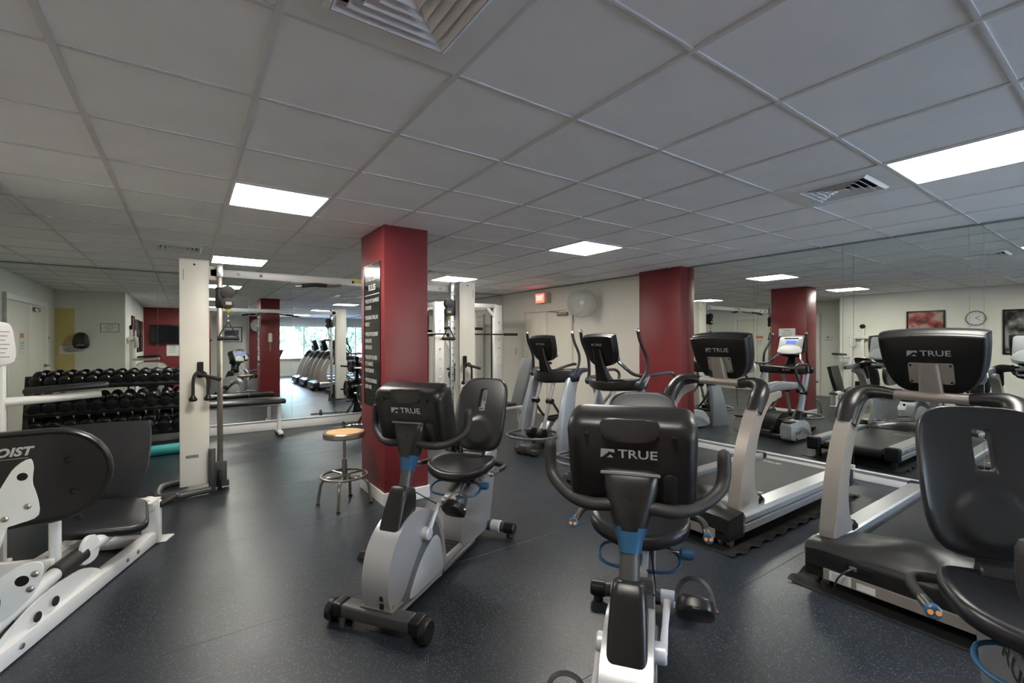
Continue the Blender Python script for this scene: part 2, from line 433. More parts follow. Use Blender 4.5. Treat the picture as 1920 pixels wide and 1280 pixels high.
LN = {(1, -2): 'square ceiling light panel just beside the large overhead vent, past the picture top',
      (6, -2): 'large bright square ceiling light at the right edge beside the air vent',
      (1, 3): 'bright square ceiling light left of the red column, largest of the left row',
      (6, 3): 'square ceiling light between the red column and the red pilaster',
      (1, 8): 'far square ceiling light above the cable machine crossbar',
      (6, 8): 'small far ceiling light just right of the red column',
      (6, -7): 'square ceiling light near the window behind the treadmills'}
for (i, j) in LIGHTS:
    cx, cy = GX(i) + .3048, GY(j) + .3048
    t = thing('ceiling_light', LN[(i, j)], 'ceiling light', (cx, cy, CEIL), 0, 'square ceiling light panels')
    bm = new()
    for s in (-1, 1):
        box(bm, (s * .2885, 0, .001), (.016, .593, .012), .002, 1); box(bm, (0, s * .2885, .001), (.561, .016, .012), .002, 1)
    obj('frame', bm, 'trim_white', t)
    bx('diffuser', (0, 0, .001), (.56, .56, .004), 'lamp_diffuser', t)
    bx('housing', (0, 0, .03), (.59, .59, .04), 'vent_white', t)
VN = {(1, -1): 'large louvered air vent overhead at the top of the picture', (6, -1): 'louvered air vent beside the bright right ceiling light',
      (0, 7): 'small far air vent above the left cable tower', (5, 7): 'small far air vent right of the red column'}
for (i, j) in VENTS:
    t = thing('ceiling_vent', VN[(i, j)], 'air vent', (GX(i) + .3048, GY(j) + .3048, CEIL), 0, 'ceiling air vents')
    bm = new(); a, b = .297, .175
    def ringq(r0, z0, r1, z1):
        for k in range(4):
            M = R(k * PI / 2, 'Z')
            q = [bm.verts.new(M @ Vector(p)) for p in ((-r0, -r0, z0), (r0, -r0, z0), (r1, -r1, z1), (-r1, -r1, z1))]
            bm.faces.new(q)
    ringq(a, .004, a, -.002); ringq(a, -.002, b + .03, -.004); ringq(b + .03, -.004, b + .012, -.016)
    obj('frame', bm, 'vent_white', t, ang=20)
    for k, r in enumerate((.185, .148, .111, .074, .037)):
        bm = new(); ringq(r, -.016, r - .022, .008); ringq(r - .022, .008, r - .024, .006); ringq(r - .024, .006, r - .002, -.0175); ringq(r - .002, -.0175, r, -.016)
        obj('louver', bm, 'vent_white', t, ang=20)
    bx('backing', (0, 0, .06), (.58, .58, .01), 'plenum', t)
t = bx('ceiling_hatch', (GX(8) + .31, GY(6) + .3, CEIL - .004), (.60, .60, .012), 'ceiling_tee'); tag(t, 'flat grey access panel in the ceiling before the exit sign', 'ceiling panel')

# red column and pilaster
cx0, cx1, cy0, cy1 = COLM
col = struct('column', box(new(), ((cx0 + cx1) / 2, (cy0 + cy1) / 2, CEIL / 2), (cx1 - cx0, cy1 - cy0, CEIL + .01), .006, 2), 'red_paint')
bm = new()
for (c, s) in ((((cx0 + cx1) / 2, cy0 - .006, .055), (cx1 - cx0 + .024, .014, .11)), (((cx0 + cx1) / 2, cy1 + .006, .055), (cx1 - cx0 + .024, .014, .11)),
               ((cx0 - .006, (cy0 + cy1) / 2, .055), (.014, cy1 - cy0 + .024, .11)), ((cx1 + .006, (cy0 + cy1) / 2, .055), (.014, cy1 - cy0 + .024, .11))):
    box(bm, c, s, .003, 1)
obj('baseboard', bm, 'trim_white', col)
pil = struct('pilaster', box(new(), (5.60, 4.19, CEIL / 2), (.20, .70, CEIL + .01), .006, 2), 'red_paint')
bm = new(); box(bm, (5.494, 4.19, .055), (.014, .724, .11), .003, 1); box(bm, (5.59, 3.834, .055), (.18, .014, .11), .003, 1); obj('baseboard', bm, 'trim_white', pil)
pil2 = struct('pilaster_window', box(new(), (2.24, -4.33, CEIL / 2), (.46, .14, CEIL + .01), .006, 2), 'red_paint')

# mirrors
seams = [3.838, 2.925, 2.885, 1.985, 1.89, 1.022, .929, .05, -.9, -1.85, -2.8, -3.75]
for k in range(len(seams) - 1):
    y1, y0 = seams[k], seams[k + 1]
    o = obj('wall_mirror', box(new(), (XR + .006, (y0 + y1) / 2, (.10 + CEIL - .014) / 2), (.010, y1 - y0 - .003, CEIL - .114)), 'mirror_silver')
    nm = ('wide' if y1 - y0 > .3 else 'narrow')
    tag(o, ['wide wall mirror panel next to the red pilaster', 'narrow mirror strip right of the panel by the red pilaster', 'wide mirror panel behind the first treadmill',
            'narrow mirror strip between the two treadmills', 'wide mirror panel behind the second treadmill', 'narrow mirror strip at the right picture edge',
            'wide mirror panel past the right picture edge', 'mirror panel beside the third treadmill', 'second mirror panel from the window on the treadmill wall',
            'mirror panel nearest the window on the treadmill wall', 'last mirror panel before the window wall'][k], 'mirror', 'mirror panels on the right wall')
bseams = [-2.08, -.35, .80, 1.42, 3.2, 4.6, 5.648]
for k in range(len(bseams) - 1):
    x0, x1 = bseams[k], bseams[k + 1]
    o = obj('wall_mirror', box(new(), (0, 0, 0), (x1 - x0 - .003, .010, CEIL - .17)), 'mirror_silver' if k < 3 else 'mirror_blue')
    o.location = ((x0 + x1) / 2, YB + .006, (.155 + CEIL - .015) / 2)
    tag(o, ['back wall mirror panel behind the dumbbell rack', 'back wall mirror panel behind the left cable tower', 'back wall mirror panel behind the end of the flat bench',
            'back wall mirror panel behind the plate tree', 'back wall mirror panel behind the right cable tower', 'back wall mirror panel behind the white barbell rack'][k], 'mirror', 'mirror panels on the back wall')
def rail(nm, lab, x0, x1, y0, y1, h, lip):
    t = thing(nm, lab, 'rail'); alongy = (y1 - y0) > (x1 - x0)
    bx('rail_body', ((x0 + x1) / 2, (y0 + y1) / 2, h / 2), (x1 - x0, y1 - y0, h), 'trim_white', t, .004)
    if alongy: bx('rail_lip', (x0 - .004, (y0 + y1) / 2, h - .012), (.012, y1 - y0, .022), 'aluminium', t, .003)
    else: bx('rail_lip', ((x0 + x1) / 2, y0 - .004, h - .012), (x1 - x0, .012, .022), 'aluminium', t, .003)
rail('mirror_rail', 'white rail along the floor under the right wall mirrors', XR - .025, XR + .010, -3.75, 3.83, .10, 1)
rail('mirror_rail', 'white rail along the floor under the back wall mirrors', -2.08, 5.648, YB - .022, YB + .010, .155, 1)

# doors
def leaf(parent, y0, y1):
    return bx('door_leaf', (XR + .004, (y0 + y1) / 2, 1.0), (.03, y1 - y0 - .004, 1.99), 'door_paint', parent, .003)
dr = struct('door_1', box(new(), (XR - .0, 6.89, 2.03), (.06, 1.46, .06), .004, 1), 'door_paint')
for yy in (6.19, 7.59): bx('door_frame', (XR, yy, 1.0), (.06, .06, 2.0), 'door_paint', dr, .004)
la = leaf(dr, 6.222, 6.882); lb = leaf(dr, 6.890, 7.558); bx('door_gap', (XR + .012, 6.89, 1.0), (.01, 1.36, 1.98), 'ink_grey', dr)
bx('door_closer', (XR - .045, 6.40, 1.93), (.05, .26, .06), 'steel', la, .008)
tb('closer_arm', [(XR - .05, 6.50, 1.965), (XR - .16, 6.62, 1.975), (XR - .03, 6.80, 1.98)], .008, 'steel', la, sub=1)
bx('door_pull', (XR - .04, 6.80, 1.05), (.05, .03, .14), 'steel', la, .01)
d2 = struct('door_2', box(new(), (-2.085, 6.35, 2.09), (.06, 2.28, .09), .005, 1), 'trim_white')
for yy in (5.255, 7.445): bx('door_frame', (-2.085, yy, 1.022), (.06, .09, 2.044), 'trim_white', d2, .005)
for y0, y1 in ((5.305, 6.346), (6.354, 7.395)): bx('door_leaf', (-2.088, (y0 + y1) / 2, 1.02), (.05, y1 - y0, 2.04), 'door_paint', d2, .004)
bm = new(); cyl(bm, (-2.065, 5.42, 1.02), (-2.02, 5.42, 1.02), .026, 14, .004); tube(bm, [(-2.02, 5.42, 1.02), (-1.99, 5.43, 1.02), (-1.98, 5.52, 1.02)], .010, n=8); obj('door_handle', bm, 'steel', d2)
bx('door_closer', (-2.045, 6.0, 1.97), (.05, .3, .07), 'steel', d2, .01)
bx('orange_sticker', (-2.0625, 6.75, 1.53), (.003, .20, .07), 'orange_print', d2)
def notice(name, label, w, h, M, lines, m='paper', ink='ink', group=None, frame_m=None):
    """flat paper in the local x-y plane, facing +z"""
    t = thing(name, label, 'sign', group=group); t.matrix_world = M
    obj('sheet', prism(new(), rrect(w, h, .004, 2), 0, .003), m, t)
    if frame_m:
        bm = new()
        for c, s in (((0, h / 2, .004), (w + .012, .012, .010)), ((0, -h / 2, .004), (w + .012, .012, .010)), ((w / 2, 0, .004), (.012, h, .010)), ((-w / 2, 0, .004), (.012, h, .010))): box(bm, c, s)
        obj('frame', bm, frame_m, t)
    bm = new()
    for (s, size, yy, sx) in lines: text(bm, s, size, T(0, yy, 0), .0042, off=.012, sx=sx)
    if lines: obj('lettering', bm, ink, t, flip=False)
    else: bm.free()
    return t
FACE_XP = lambda x, y, z: frame((x, y, z), (0, 1, 0), (0, 0, 1))      # faces +x
FACE_XM = lambda x, y, z: frame((x, y, z), (0, -1, 0), (0, 0, 1))     # faces -x
FACE_YP = lambda x, y, z: frame((x, y, z), (-1, 0, 0), (0, 0, 1))     # faces +y
FACE_YM = lambda x, y, z: frame((x, y, z), (1, 0, 0), (0, 0, 1))      # faces -y

# window in the wall behind the photographer
wn = struct('window_1', box(new(), (4.05, -4.40, .71), (2.96, .20, .03), .004, 1), 'window_frame')
for xx in (2.62, 3.05, 4.07, 5.09, 5.48): bx('mullion', (xx, -4.46, 1.41), (.045, .06, 1.42), 'window_frame', wn, .004)
bx('head_rail', (4.05, -4.46, 2.10), (2.9, .07, .05), 'window_frame', wn, .004)
for a, b in ((2.64, 3.03), (3.07, 4.05), (4.09, 5.07), (5.11, 5.46)):
    bx('pane', ((a + b) / 2, -4.47, 1.41), (b - a, .006, 1.40), 'window_glass', wn)
bx('valance', (4.05, -4.34, 2.14), (2.96, .10, .16), 'window_frame', wn, .006)
struct('ground_outside', box(new(), (4, -24.6, -.35), (90, 40, .1)), 'outdoor_paving')
for k in range(9):
    x0 = -16 + k * 5.2; y0 = -26 - (k % 2) * 2; hh = random.uniform(5.5, 8)
    t = thing('garden_shrub', ['leafy green shrub seen through the window, first in the hedge row', 'leafy shrub outside the window, second along the hedge', 'leafy shrub outside the window, third along the hedge',
        'leafy shrub outside the window, fourth along the hedge', 'leafy shrub outside the window, fifth along the hedge', 'leafy shrub outside the window, sixth along the hedge',
        'leafy shrub outside the window, seventh along the hedge', 'leafy shrub outside the window, eighth along the hedge', 'leafy shrub outside the window, last along the hedge'][k], 'shrub', (x0, y0, -.3), 0, 'shrubs outside the window')
    tb('trunk', [(0, 0, 0), (.04, .02, hh * .5)], .07, 'bark', t, n=8)
    bm = new()
    for q in range(900):
        u = random.uniform(-1, 1); a = random.uniform(0, 2 * PI); rr = random.uniform(.75, 1.0)
        p = Vector((math.sqrt(1 - u * u) * math.cos(a) * 2.45, math.sqrt(1 - u * u) * math.sin(a) * 1.6, u * hh * .5)) * rr + Vector((0, 0, hh * .55))
        M = T(*p) @ Euler((random.uniform(0, 6), random.uniform(0, 6), 0)).to_matrix().to_4x4(); s = random.uniform(.22, .5)
        V = [bm.verts.new(M @ Vector(c)) for c in ((-s, 0, 0), (0, -s * .5, .02), (s, 0, 0), (0, s * .5, .02))]; bm.faces.new(V)
    obj('foliage', bm, 'leaf_green', t)

# ------------------------------------------------------------------ console shared by the cardio machines
def console(parent, M, w, h, kind, d=.10, logo_w=.2, logo_y=.05):
    """local frame of M: x = machine left, y = up the panel, z = away from the user (the back of the console)"""
    c = thing_part('console', parent)
    if kind == 'bike':
        def ol(s, dy=0): return [(x, y + dy) for x, y in rrect(w * s, h * s, .045, 5)]
        prof = [(.93, -.040), (.985, -.034), (1.0, -.02), (1.0, .022), (.985, .042), (.93, .058), (.84, .064)]
    else:
        pts = [(-.5, .40), (-.475, .47), (-.25, .5), (0, .508), (.25, .5), (.475, .47), (.5, .40), (.485, .1), (.45, -.15), (.37, -.36), (.27, -.46), (.1, -.5), (-.1, -.5), (-.27, -.46), (-.37, -.36), (-.45, -.15), (-.485, .1)]
        base = smooth2([(x * w, y * h) for x, y in reversed(pts)], 3)
        def ol(s, dy=0): return [(x * s, y * s + dy) for x, y in base]
        prof = [(.94, -.045), (.985, -.040), (1.0, -.025), (1.0, .002), (.975, .010), (.962, .012), (.962, .034), (.945, .046), (.90, .050)]
    bm = new(); rings(bm, [[M @ Vector((x, y, z * d / .10 * (1 - (.30 * max(0, (y / (h / 2) - .45) / .55) ** 2 if kind == 'bike' and z > 0 else 0)))) for x, y in ol(s)] for s, z in prof])
    body = obj('console_body', bm, 'black_plastic', c, ang=50)
    zb = prof[-1][1] * d / .10; zf = prof[0][1] * d / .10
    if kind == 'bike':
        bm = new(); hw = w * .21
        o1 = smooth2([(-hw, .105 * h), (0, .112 * h), (hw, .105 * h), (hw * .98, -.02 * h), (hw * .84, -.085 * h), (0, -.105 * h), (-hw * .84, -.085 * h), (-hw * .98, -.02 * h)], 3)
        prism(bm, list(reversed(o1)), -.05, .006, .004, M @ T(0, h * .40, zb * .84) @ R(-.36, 'X'), 2); obj('top_cover', bm, 'black_satin', c, ang=60)
        for sx in (-1, 1): bm = new(); lathe(bm, [(.008, .0), (.008, zb + .001)], 10, M @ T(sx * w * .325, h * .36, .001)); obj('screw_cap', bm, 'black_gloss', c)
        bm = new(); prism(bm, rrect(.045, .14, .02, 5), zb - .002, zb + .004, .002, M @ T(w * .30, -h * .22, 0)); obj('side_rib', bm, 'black_satin', c)
    else:
        bm = new(); tube(bm, [M @ Vector((x, y * .96 - .004, zb - .008)) for x, y in ((-w * .45, h * .40), (-w * .2, h * .435), (0, h * .44), (w * .2, h * .435), (w * .45, h * .40))], .007, n=6); obj('top_bead', bm, 'grey_panel', c)
    bm = new(); logo(bm, logo_w, M @ T(0, logo_y, zb + .0006) if True else M); obj('logo', bm, 'letter_silver', c, flip=False)
    # user side
    F = M @ R(PI, 'Y')
    bm = new(); prism(bm, rrect(w * .84, h * .84, .03, 5), -zf - .002, -zf + .008, .004, F); obj('face_panel', bm, 'silver_light', c)
    bm = new(); prism(bm, rrect(w * .34, h * .16, .008, 3), -zf + .007, -zf + .010, 0, F @ T(0, h * .16, 0)); obj('display', bm, 'lcd_blue', c)
    bm = new(); prism(bm, rrect(w * .5, h * .05, .004, 3), -zf + .007, -zf + .010, 0, F @ T(0, h * .34, 0)); obj('info_strip', bm, 'lcd_dark', c)
    bm = new(); prism(bm, smooth2([(-w * .38, -h * .36), (w * .38, -h * .36), (w * .36, -h * .1), (w * .15, .0), (-w * .15, .0), (-w * .36, -h * .1)], 4), -zf + .004, -zf + .018, .008, F); obj('keypad', bm, 'trim_white', c)
    return c
def thing_part(name, parent):
    o = bpy.data.objects.new(name, None); COL.objects.link(o); o.parent = parent; o.empty_display_size = .05; return o

def backrest_mesh(bm, w, h, M, thick=.05):
    """x across, y up, z toward the sitter; real see-through slot in the upper half"""
    N = 72; K = 16
    hole_c = (0, h * .205); hw, hh = .027, .074
    outer = []
    inner = []
    for k in range(N):
        a = 2 * PI * k / N; ca, sa = math.cos(a), math.sin(a)
        # outer: rounded shape, wider at mid height, from hole centre by ray marching
        def inside(x, y):
            yy = y / (h / 2)
            ww = w / 2 * (1.0 - .10 * max(0, -yy) ** 1.5 - .03 * max(0, yy))
            return (abs(x) / ww) ** 4.2 + abs(yy) ** 4.2 < 1
        lo, hi = 0, 1.0
        for _ in range(22):
            mid = (lo + hi) / 2
            if inside(hole_c[0] + ca * mid, hole_c[1] + sa * mid): lo = mid
            else: hi = mid
        outer.append((hole_c[0] + ca * lo, hole_c[1] + sa * lo))
        q = (abs(ca / hw) ** 8 + abs(sa / hh) ** 8) ** -.125
        inner.append((hole_c[0] + ca * q, hole_c[1] + sa * q))
    def zf(x, y):
        u = x / (w / 2); v = y / (h / 2)
        z = .030 * abs(u) ** 2.2 * (1 - .5 * max(0, v)) - .028 * (v + .3) ** 2
        dd = math.sqrt((x / .112) ** 2 + ((y + h * .25) / .115) ** 2); q = max(0, min(1, (1.05 - dd) / .3)); z += .017 * q * q * (3 - 2 * q)
        return z
    rs = []
    # back inner -> back outer -> front outer -> front inner
    def ring(t, off, shrink=0.0):
        out = []
        for k in range(N):
            x = inner[k][0] * (1 - t) + outer[k][0] * t * (1 - shrink) + 0; y = inner[k][1] * (1 - t) + (outer[k][1] - hole_c[1]) * t * (1 - shrink) + hole_c[1] * t
            out.append(M @ Vector((x, y, zf(x, y) + off)))
        return out
    for i in range(5): rs.append(ring(i / 4 * .98, -thick))
    rs.append(ring(1.0, -thick * .75)); rs.append(ring(1.0, -thick * .3))
    rs.append(ring(.985, -.004))
    for i in range(K): rs.append(ring(.955 - .93 * i / (K - 1), 0.0 if i else .002))
    rs.append(ring(.0, -.010))
    rings(bm, rs, cap=False, closed=True)
    return bm

# ------------------------------------------------------------------ recumbent bike; x forward, y left, origin on the floor between its feet
def make_bike(label):
    t = thing('recumbent_bike', label, 'exercise bike', group='recumbent bikes in a row')
    # front and rear stabilisers
    bm = new(); box(bm, (.62, 0, .075), (.085, .40, .065), .012, 3); fs = obj('front_stabilizer', bm, 'dark_grey', t)
    for s in (-1, 1):
        bm = new(); box(bm, (.62, s * .225, .075), (.092, .06, .072), .012, 3); obj('end_sleeve', bm, 'black_plastic', fs)
        bm = new(); cyl(bm, (.625, s * .252, .056), (.625, s * .292, .056), .055, 24, .008); obj('wheel', bm, 'black_plastic', fs)
        bm = new(); cyl(bm, (.59, s * .20, 0), (.59, s * .20, .045), .022, 14, .004); obj('foot', bm, 'foam_black', fs)
    bm = new(); box(bm, (.59, 0, .112), (.10, .19, .012), .003, 1)
    for s in (-1, 1): cyl(bm, (.605, s * .075, .115), (.605, s * .075, .130), .009, 8)
    obj('mount_plate', bm, 'steel', fs)
    bm = new(); cyl(bm, (-.62, -.20, .068), (-.62, .20, .068), .036, 18); rsb = obj('rear_stabilizer', bm, 'dark_grey', t)
    for s in (-1, 1):
        bm = new(); cyl(bm, (-.62, s * .19, .068), (-.62, s * .275, .068), .041, 20, .008); obj('end_cap', bm, 'black_plastic', rsb)
        bm = new(); cyl(bm, (-.62, s * .235, 0), (-.62, s * .235, .04), .026, 14, .004); obj('foot', bm, 'foam_black', rsb)
        bm = new(); cyl(bm, (-.62, s * .09, .070), (-.62, s * .165, .070), .042, 20, .006); obj('sleeve', bm, 'silver_light', rsb)
    # flywheel housing
    prof = smooth2([(.595, .06), (.632, .12), (.648, .22), (.632, .33), (.585, .42), (.50, .485), (.40, .515), (.30, .505), (.20, .45), (.12, .35), (.075, .22), (.06, .06), (.2, .05), (.4, .05)], 4)
    sh = obj('shroud', side(new(), prof, -.078, .078, .030, seg=4), 'silver_plastic', t, ang=50)
    lens = smooth2([(.565, .085), (.50, .15), (.42, .245), (.33, .33), (.22, .40), (.165, .37), (.125, .28), (.10, .16), (.095, .085), (.3, .07)], 4)
    lens2 = smooth2([(.455, .085), (.43, .15), (.365, .225), (.285, .285), (.205, .315), (.15, .285), (.118, .2), (.108, .090), (.3, .078)], 4)
    for s in (-1, 1):
        a, b = (.0765, .0805) if s > 0 else (-.0805, -.0765)
        obj('side_inlay', side(new(), lens, a, b, .0015), 'grey_panel', sh)
        a, b = (.079, .083) if s > 0 else (-.083, -.079)
        obj('side_badge', side(new(), lens2, a, b, .0015), 'silver_light', sh)
    bm = new()
    for zz in (.135, .175, .205): box(bm, (.640, .035, zz), (.012, .022, .020 if zz > .2 else .028), .002, 1)
    obj('power_socket', bm, 'black_gloss', sh)
    # boot, post, collar
    def rr(M, w, d, r=.03, n=4): return [M @ Vector((x, y, 0)) for x, y in rrect(d, w, r, n)]
    bm = new(); A = R(-.30, 'Y')
    rings(bm, [rr(T(.515, 0, .385) @ R(.80, 'Y'), .122, .215, .022), rr(T(.475, 0, .45) @ R(.45, 'Y'), .124, .195, .022), rr(T(.432, 0, .53) @ R(.05, 'Y'), .120, .165, .022), rr(T(.404, 0, .605) @ A, .110, .130, .022), rr(T(.396, 0, .640) @ A, .100, .110, .022), rr(T(.395, 0, .648) @ A, .074, .08, .02)])
    obj('boot', bm, 'black_plastic', t, ang=60)
    tb('post', [(.40, 0, .58), (.318, 0, .865)], .033, 'dark_grey', t, n=18)
    bm = new(); rings(bm, [rr(T(.358, 0, .722) @ A, .072, .074, .033), rr(T(.349, 0, .755) @ A, .082, .084, .036), rr(T(.338, 0, .800) @ A, .116, .10, .045)]); obj('collar', bm, 'blue_plastic', t, ang=60)
    bm = new(); rings(bm, [rr(T(.340, 0, .787) @ A, .104, .100, .045), rr(T(.332, 0, .84) @ A, .138, .112, .05), rr(T(.322, 0, .92) @ A, .178, .108, .045), rr(T(.316, 0, .975) @ A, .195, .090, .035), rr(T(.314, 0, .987) @ A, .19, .06, .028)])
    cm = obj('console_mount', bm, 'black_satin', t, ang=60)
    bm = new(); box(bm, (.355, 0, .982), (.018, .196, .012), .003, 1, R(-.3, 'Y')); obj('mount_trim', bm, 'grey_panel', cm)
    for zz in (.825, .915):
        bm = new(); lathe(bm, [(.009, 0), (.009, .02)], 12, T(.366 - (zz - .825) * .06, 0, zz) @ R(PI / 2 - .1, 'Y')); obj('screw_cap', bm, 'black_gloss', cm)
    # handlebar and grips
    for s in (-1, 1):
        tb('handlebar', [(.345, s * .06, .872), (.330, s * .14, .862), (.290, s * .215, .872), (.245, s * .283, .915), (.226, s * .303, .960), (.220, s * .305, 1.035)], .0225, 'foam_black', t, n=14, round_end=True)
    Mc = frame((.258, 0, 1.022), (0, 1, 0), (.30, 0, .954))
    console(t, Mc, .432, .345, 'bike', .15, .195, .062)
    # crank, pedals
    cx, cz = .315, .375; px, pz = -.095, .135
    for s in (-1, 1):
        dx, dz = (px, pz) if s > 0 else (-px, -pz)
        bm = new(); cyl(bm, (cx, s * .07, cz), (cx, s * .118, cz), .034, 20, .006)
        tube(bm, [(cx, s * .105, cz), (cx + dx * .5, s * .112, cz + dz * .5), (cx + dx, s * .120, cz + dz)], [.015, .011, .013], n=10, flat=1.0)
        ck = obj('crank', bm, 'silver_light', t)
        bm = new(); M = T(cx + dx, s * .212, cz + dz - .015) @ R(-.85, 'Y'); prism(bm, smooth2([(-.055, -.056), (.03, -.056), (.058, -.03), (.058, .03), (.03, .056), (-.055, .056)], 3), -.024, .020, .010, M); obj('pedal', bm, 'black_plastic', ck)
        bm = new(); pts = [M @ Vector((.0, .060 * math.cos(a), .012 + (.090 if s > 0 else .055) * math.sin(a) ** .8)) for a in [PI * k / 8 for k in range(9)]]
        tube(bm, pts, .011, n=6, flat=.25, sub=2, up=(0, .3, 1)); obj('strap', bm, 'cable_black', ck)
        bm = new(); lathe(bm, [(.003, -.009), (.009, -.004), (.009, .004), (.003, .009)], 10, M @ T(0, s * .066, .0) @ R(PI / 2, 'X')); obj('strap_knob', bm, 'chrome', ck)
    # low step-through beam
    bm = new(); box(bm, (-.05, 0, .085), (.40, .125, .06), .012, 2); bb = obj('base_beam', bm, 'silver_plastic', t)
    bm = new(); box(bm, (-.05, 0, .118), (.34, .095, .012), .004, 1)
    for k in range(9): box(bm, (-.05 + (k - 4) * .035, 0, .126), (.012, .085, .006), .001, 1)
    obj('step_tread', bm, 'foam_black', bb)
    bm = new()
    for s in (-1, 1): tube(bm, [(.10, s * .072, .062), (-.35, s * .072, .062)], .014, n=10)
    obj('frame_tube', bm, 'dark_grey', bb)
    # rear body and seat rail
    prof = smooth2([(-.20, .075), (-.17, .20), (-.185, .33), (-.13, .395), (-.30, .455), (-.55, .545), (-.76, .615), (-.79, .58), (-.72, .35), (-.66, .15), (-.62, .065), (-.4, .06)], 3)
    rb = obj('rear_body', side(new(), prof, -.066, .066, .022, seg=3), 'silver_plastic', t, ang=50)
    M = frame((-.44, 0, .520), (-.945, 0, .327), (0, -1, 0))
    bm = new(); box(bm, (0, 0, 0), (.66, .085, .028), .008, 2, None); bm.transform(M); rl = obj('seat_rail', bm, 'white_powder', t)
    bm = new(); box(bm, (0, 0, .018), (.60, .035, .012), .003, 1); bm.transform(M); obj('rail_track', bm, 'aluminium', rl)
    for s in (-1, 1):
        bm = new(); Mt = frame((-.50, s * .0665, .452), (-.945 if s > 0 else .945, 0, .327 if s > 0 else -.327), (.327 if s > 0 else .327, 0, .945)); text(bm, 'TRUE', .075, Mt, .001, off=.015, sx=1.2); obj('side_lettering', bm, 'ink', rb, flip=False)
    # seat
    bm = new(); box(bm, (-.36, 0, .505), (.16, .12, .075), .015, 2); box(bm, (-.45, 0, .56), (.10, .16, .06), .014, 2); cyl(bm, (-.50, -.075, .605), (-.50, .075, .605), .035, 18, .006); box(bm, (-.60, 0, .655), (.035, .10, .15), .008, 2, R(-.2, 'Y')); box(bm, (-.55, 0, .59), (.11, .09, .03), .006, 1); sc_ = obj('seat_carriage', bm, 'black_satin', t)
    bm = new(); rs = []
    out = smooth2([(.20, .10), (.215, 0), (.20, -.10), (.13, -.205), (0, -.225), (-.13, -.19), (-.185, -.1), (-.19, 0), (-.185, .1), (-.13, .19), (0, .225), (.13, .205)], 4)
    for s, z in ((.55, -.035), (.86, -.034), (.97, -.022), (1.0, 0.0), (.985, .022), (.93, .034), (.8, .030), (.55, .020), (.25, .014), (.02, .012)):
        rs.append([Vector((-.325 + x * s, y * s, .565 + z + .035 * (abs(y * s) / .225) ** 2 - .10 * max(0, x * s - .05) ** 1.5 - .06 * x * s)) for x, y in out])
    rings(bm, rs); st = obj('seat', bm, 'vinyl_black', t, ang=60)
    Mb = frame((-.628, 0, .892), (0, 1, 0), (-.24, 0, .97))
    bk = obj('backrest', backrest_mesh(new(), .395, .55, Mb, .045), 'vinyl_black', t, ang=60)
    # hand grips at the seat
    for s in (-1, 1):
        h = tb('seat_handle', [(-.46, s * .06, .565), (-.46, s * .20, .572), (-.435, s * .262, .575), (-.36, s * .285, .580), (-.24, s * .287, .588)], .0165, 'foam_black', t, n=12)
        tb('pulse_sensor', [(-.24, s * .287, .588), (-.165, s * .287, .594)], .0172, 'chrome', h, n=12)
        bm = new(); cyl(bm, (-.168, s * .287, .594), (-.145, s * .287, .596), .021, 16, .004); obj('button_pod', bm, 'blue_plastic', h)
        bm = new()
        for q in (-1, 1): cyl(bm, (-.147, s * .287 + q * .0095, .596), (-.1435, s * .287 + q * .0095, .5965), .0075, 10)
        obj('button', bm, 'orange_button', h)
    # blue seat lever
    bm = new(); tube(bm, [(-.30, -.06, .485), (-.26, -.155, .475), (-.20, -.175, .45), (-.155, -.13, .43), (-.145, 0, .425), (-.155, .13, .43), (-.20, .175, .45), (-.26, .155, .475), (-.30, .06, .485)], .0075, n=8); lv = obj('seat_lever', bm, 'blue_plastic', t)
    tb('lever_rod', [(-.27, .06, .49), (-.235, .175, .488)], .006, 'chrome', lv, n=8)
    bm = new(); lathe(bm, [(.012, -.03), (.022, -.024), (.026, 0), (.022, .026), (.008, .032)], 12, T(-.225, .205, .488) @ R(-PI / 2, 'X') ); obj('lever_knob', bm, 'blue_plastic', lv)
    bm = new(); cyl(bm, (-.30, -.10, .488), (-.30, .10, .488), .022, 14, .004); obj('lever_pivot', bm, 'black_plastic', lv)
    tb('sensor_cable', [(.33, .03, .60), (.20, .09, .50), (.02, .08, .40), (-.10, .07, .43), (-.26, .05, .50)], .0035, 'cable_black', t, n=6)
    return t
def place(o, x, y, fx, fy):
    o.location = (x, y, 0); o.rotation_euler = (0, 0, math.atan2(fy, fx))
bike = make_bike('recumbent bike in front of the red column, whole bike in view')
place(bike, 1.28, 2.61, -.82, -.57)
b2 = copy_tree(bike); b2['label'] = 'middle recumbent bike facing the camera, its console lowest centre'; place(b2, 1.50, 1.257, -.80, -.60)
b3 = copy_tree(bike); b3['label'] = 'recumbent bike cut off by the right picture edge, only its seat shows'; place(b3, 1.634, -.015, -.88, -.47)
for ch in b3.children:                       # its seat is slid right back along the rail
    if ch.name.split('.')[0] in ('seat', 'backrest', 'seat_carriage', 'seat_handle', 'seat_lever'): ch.location = (-.20, 0, .03)

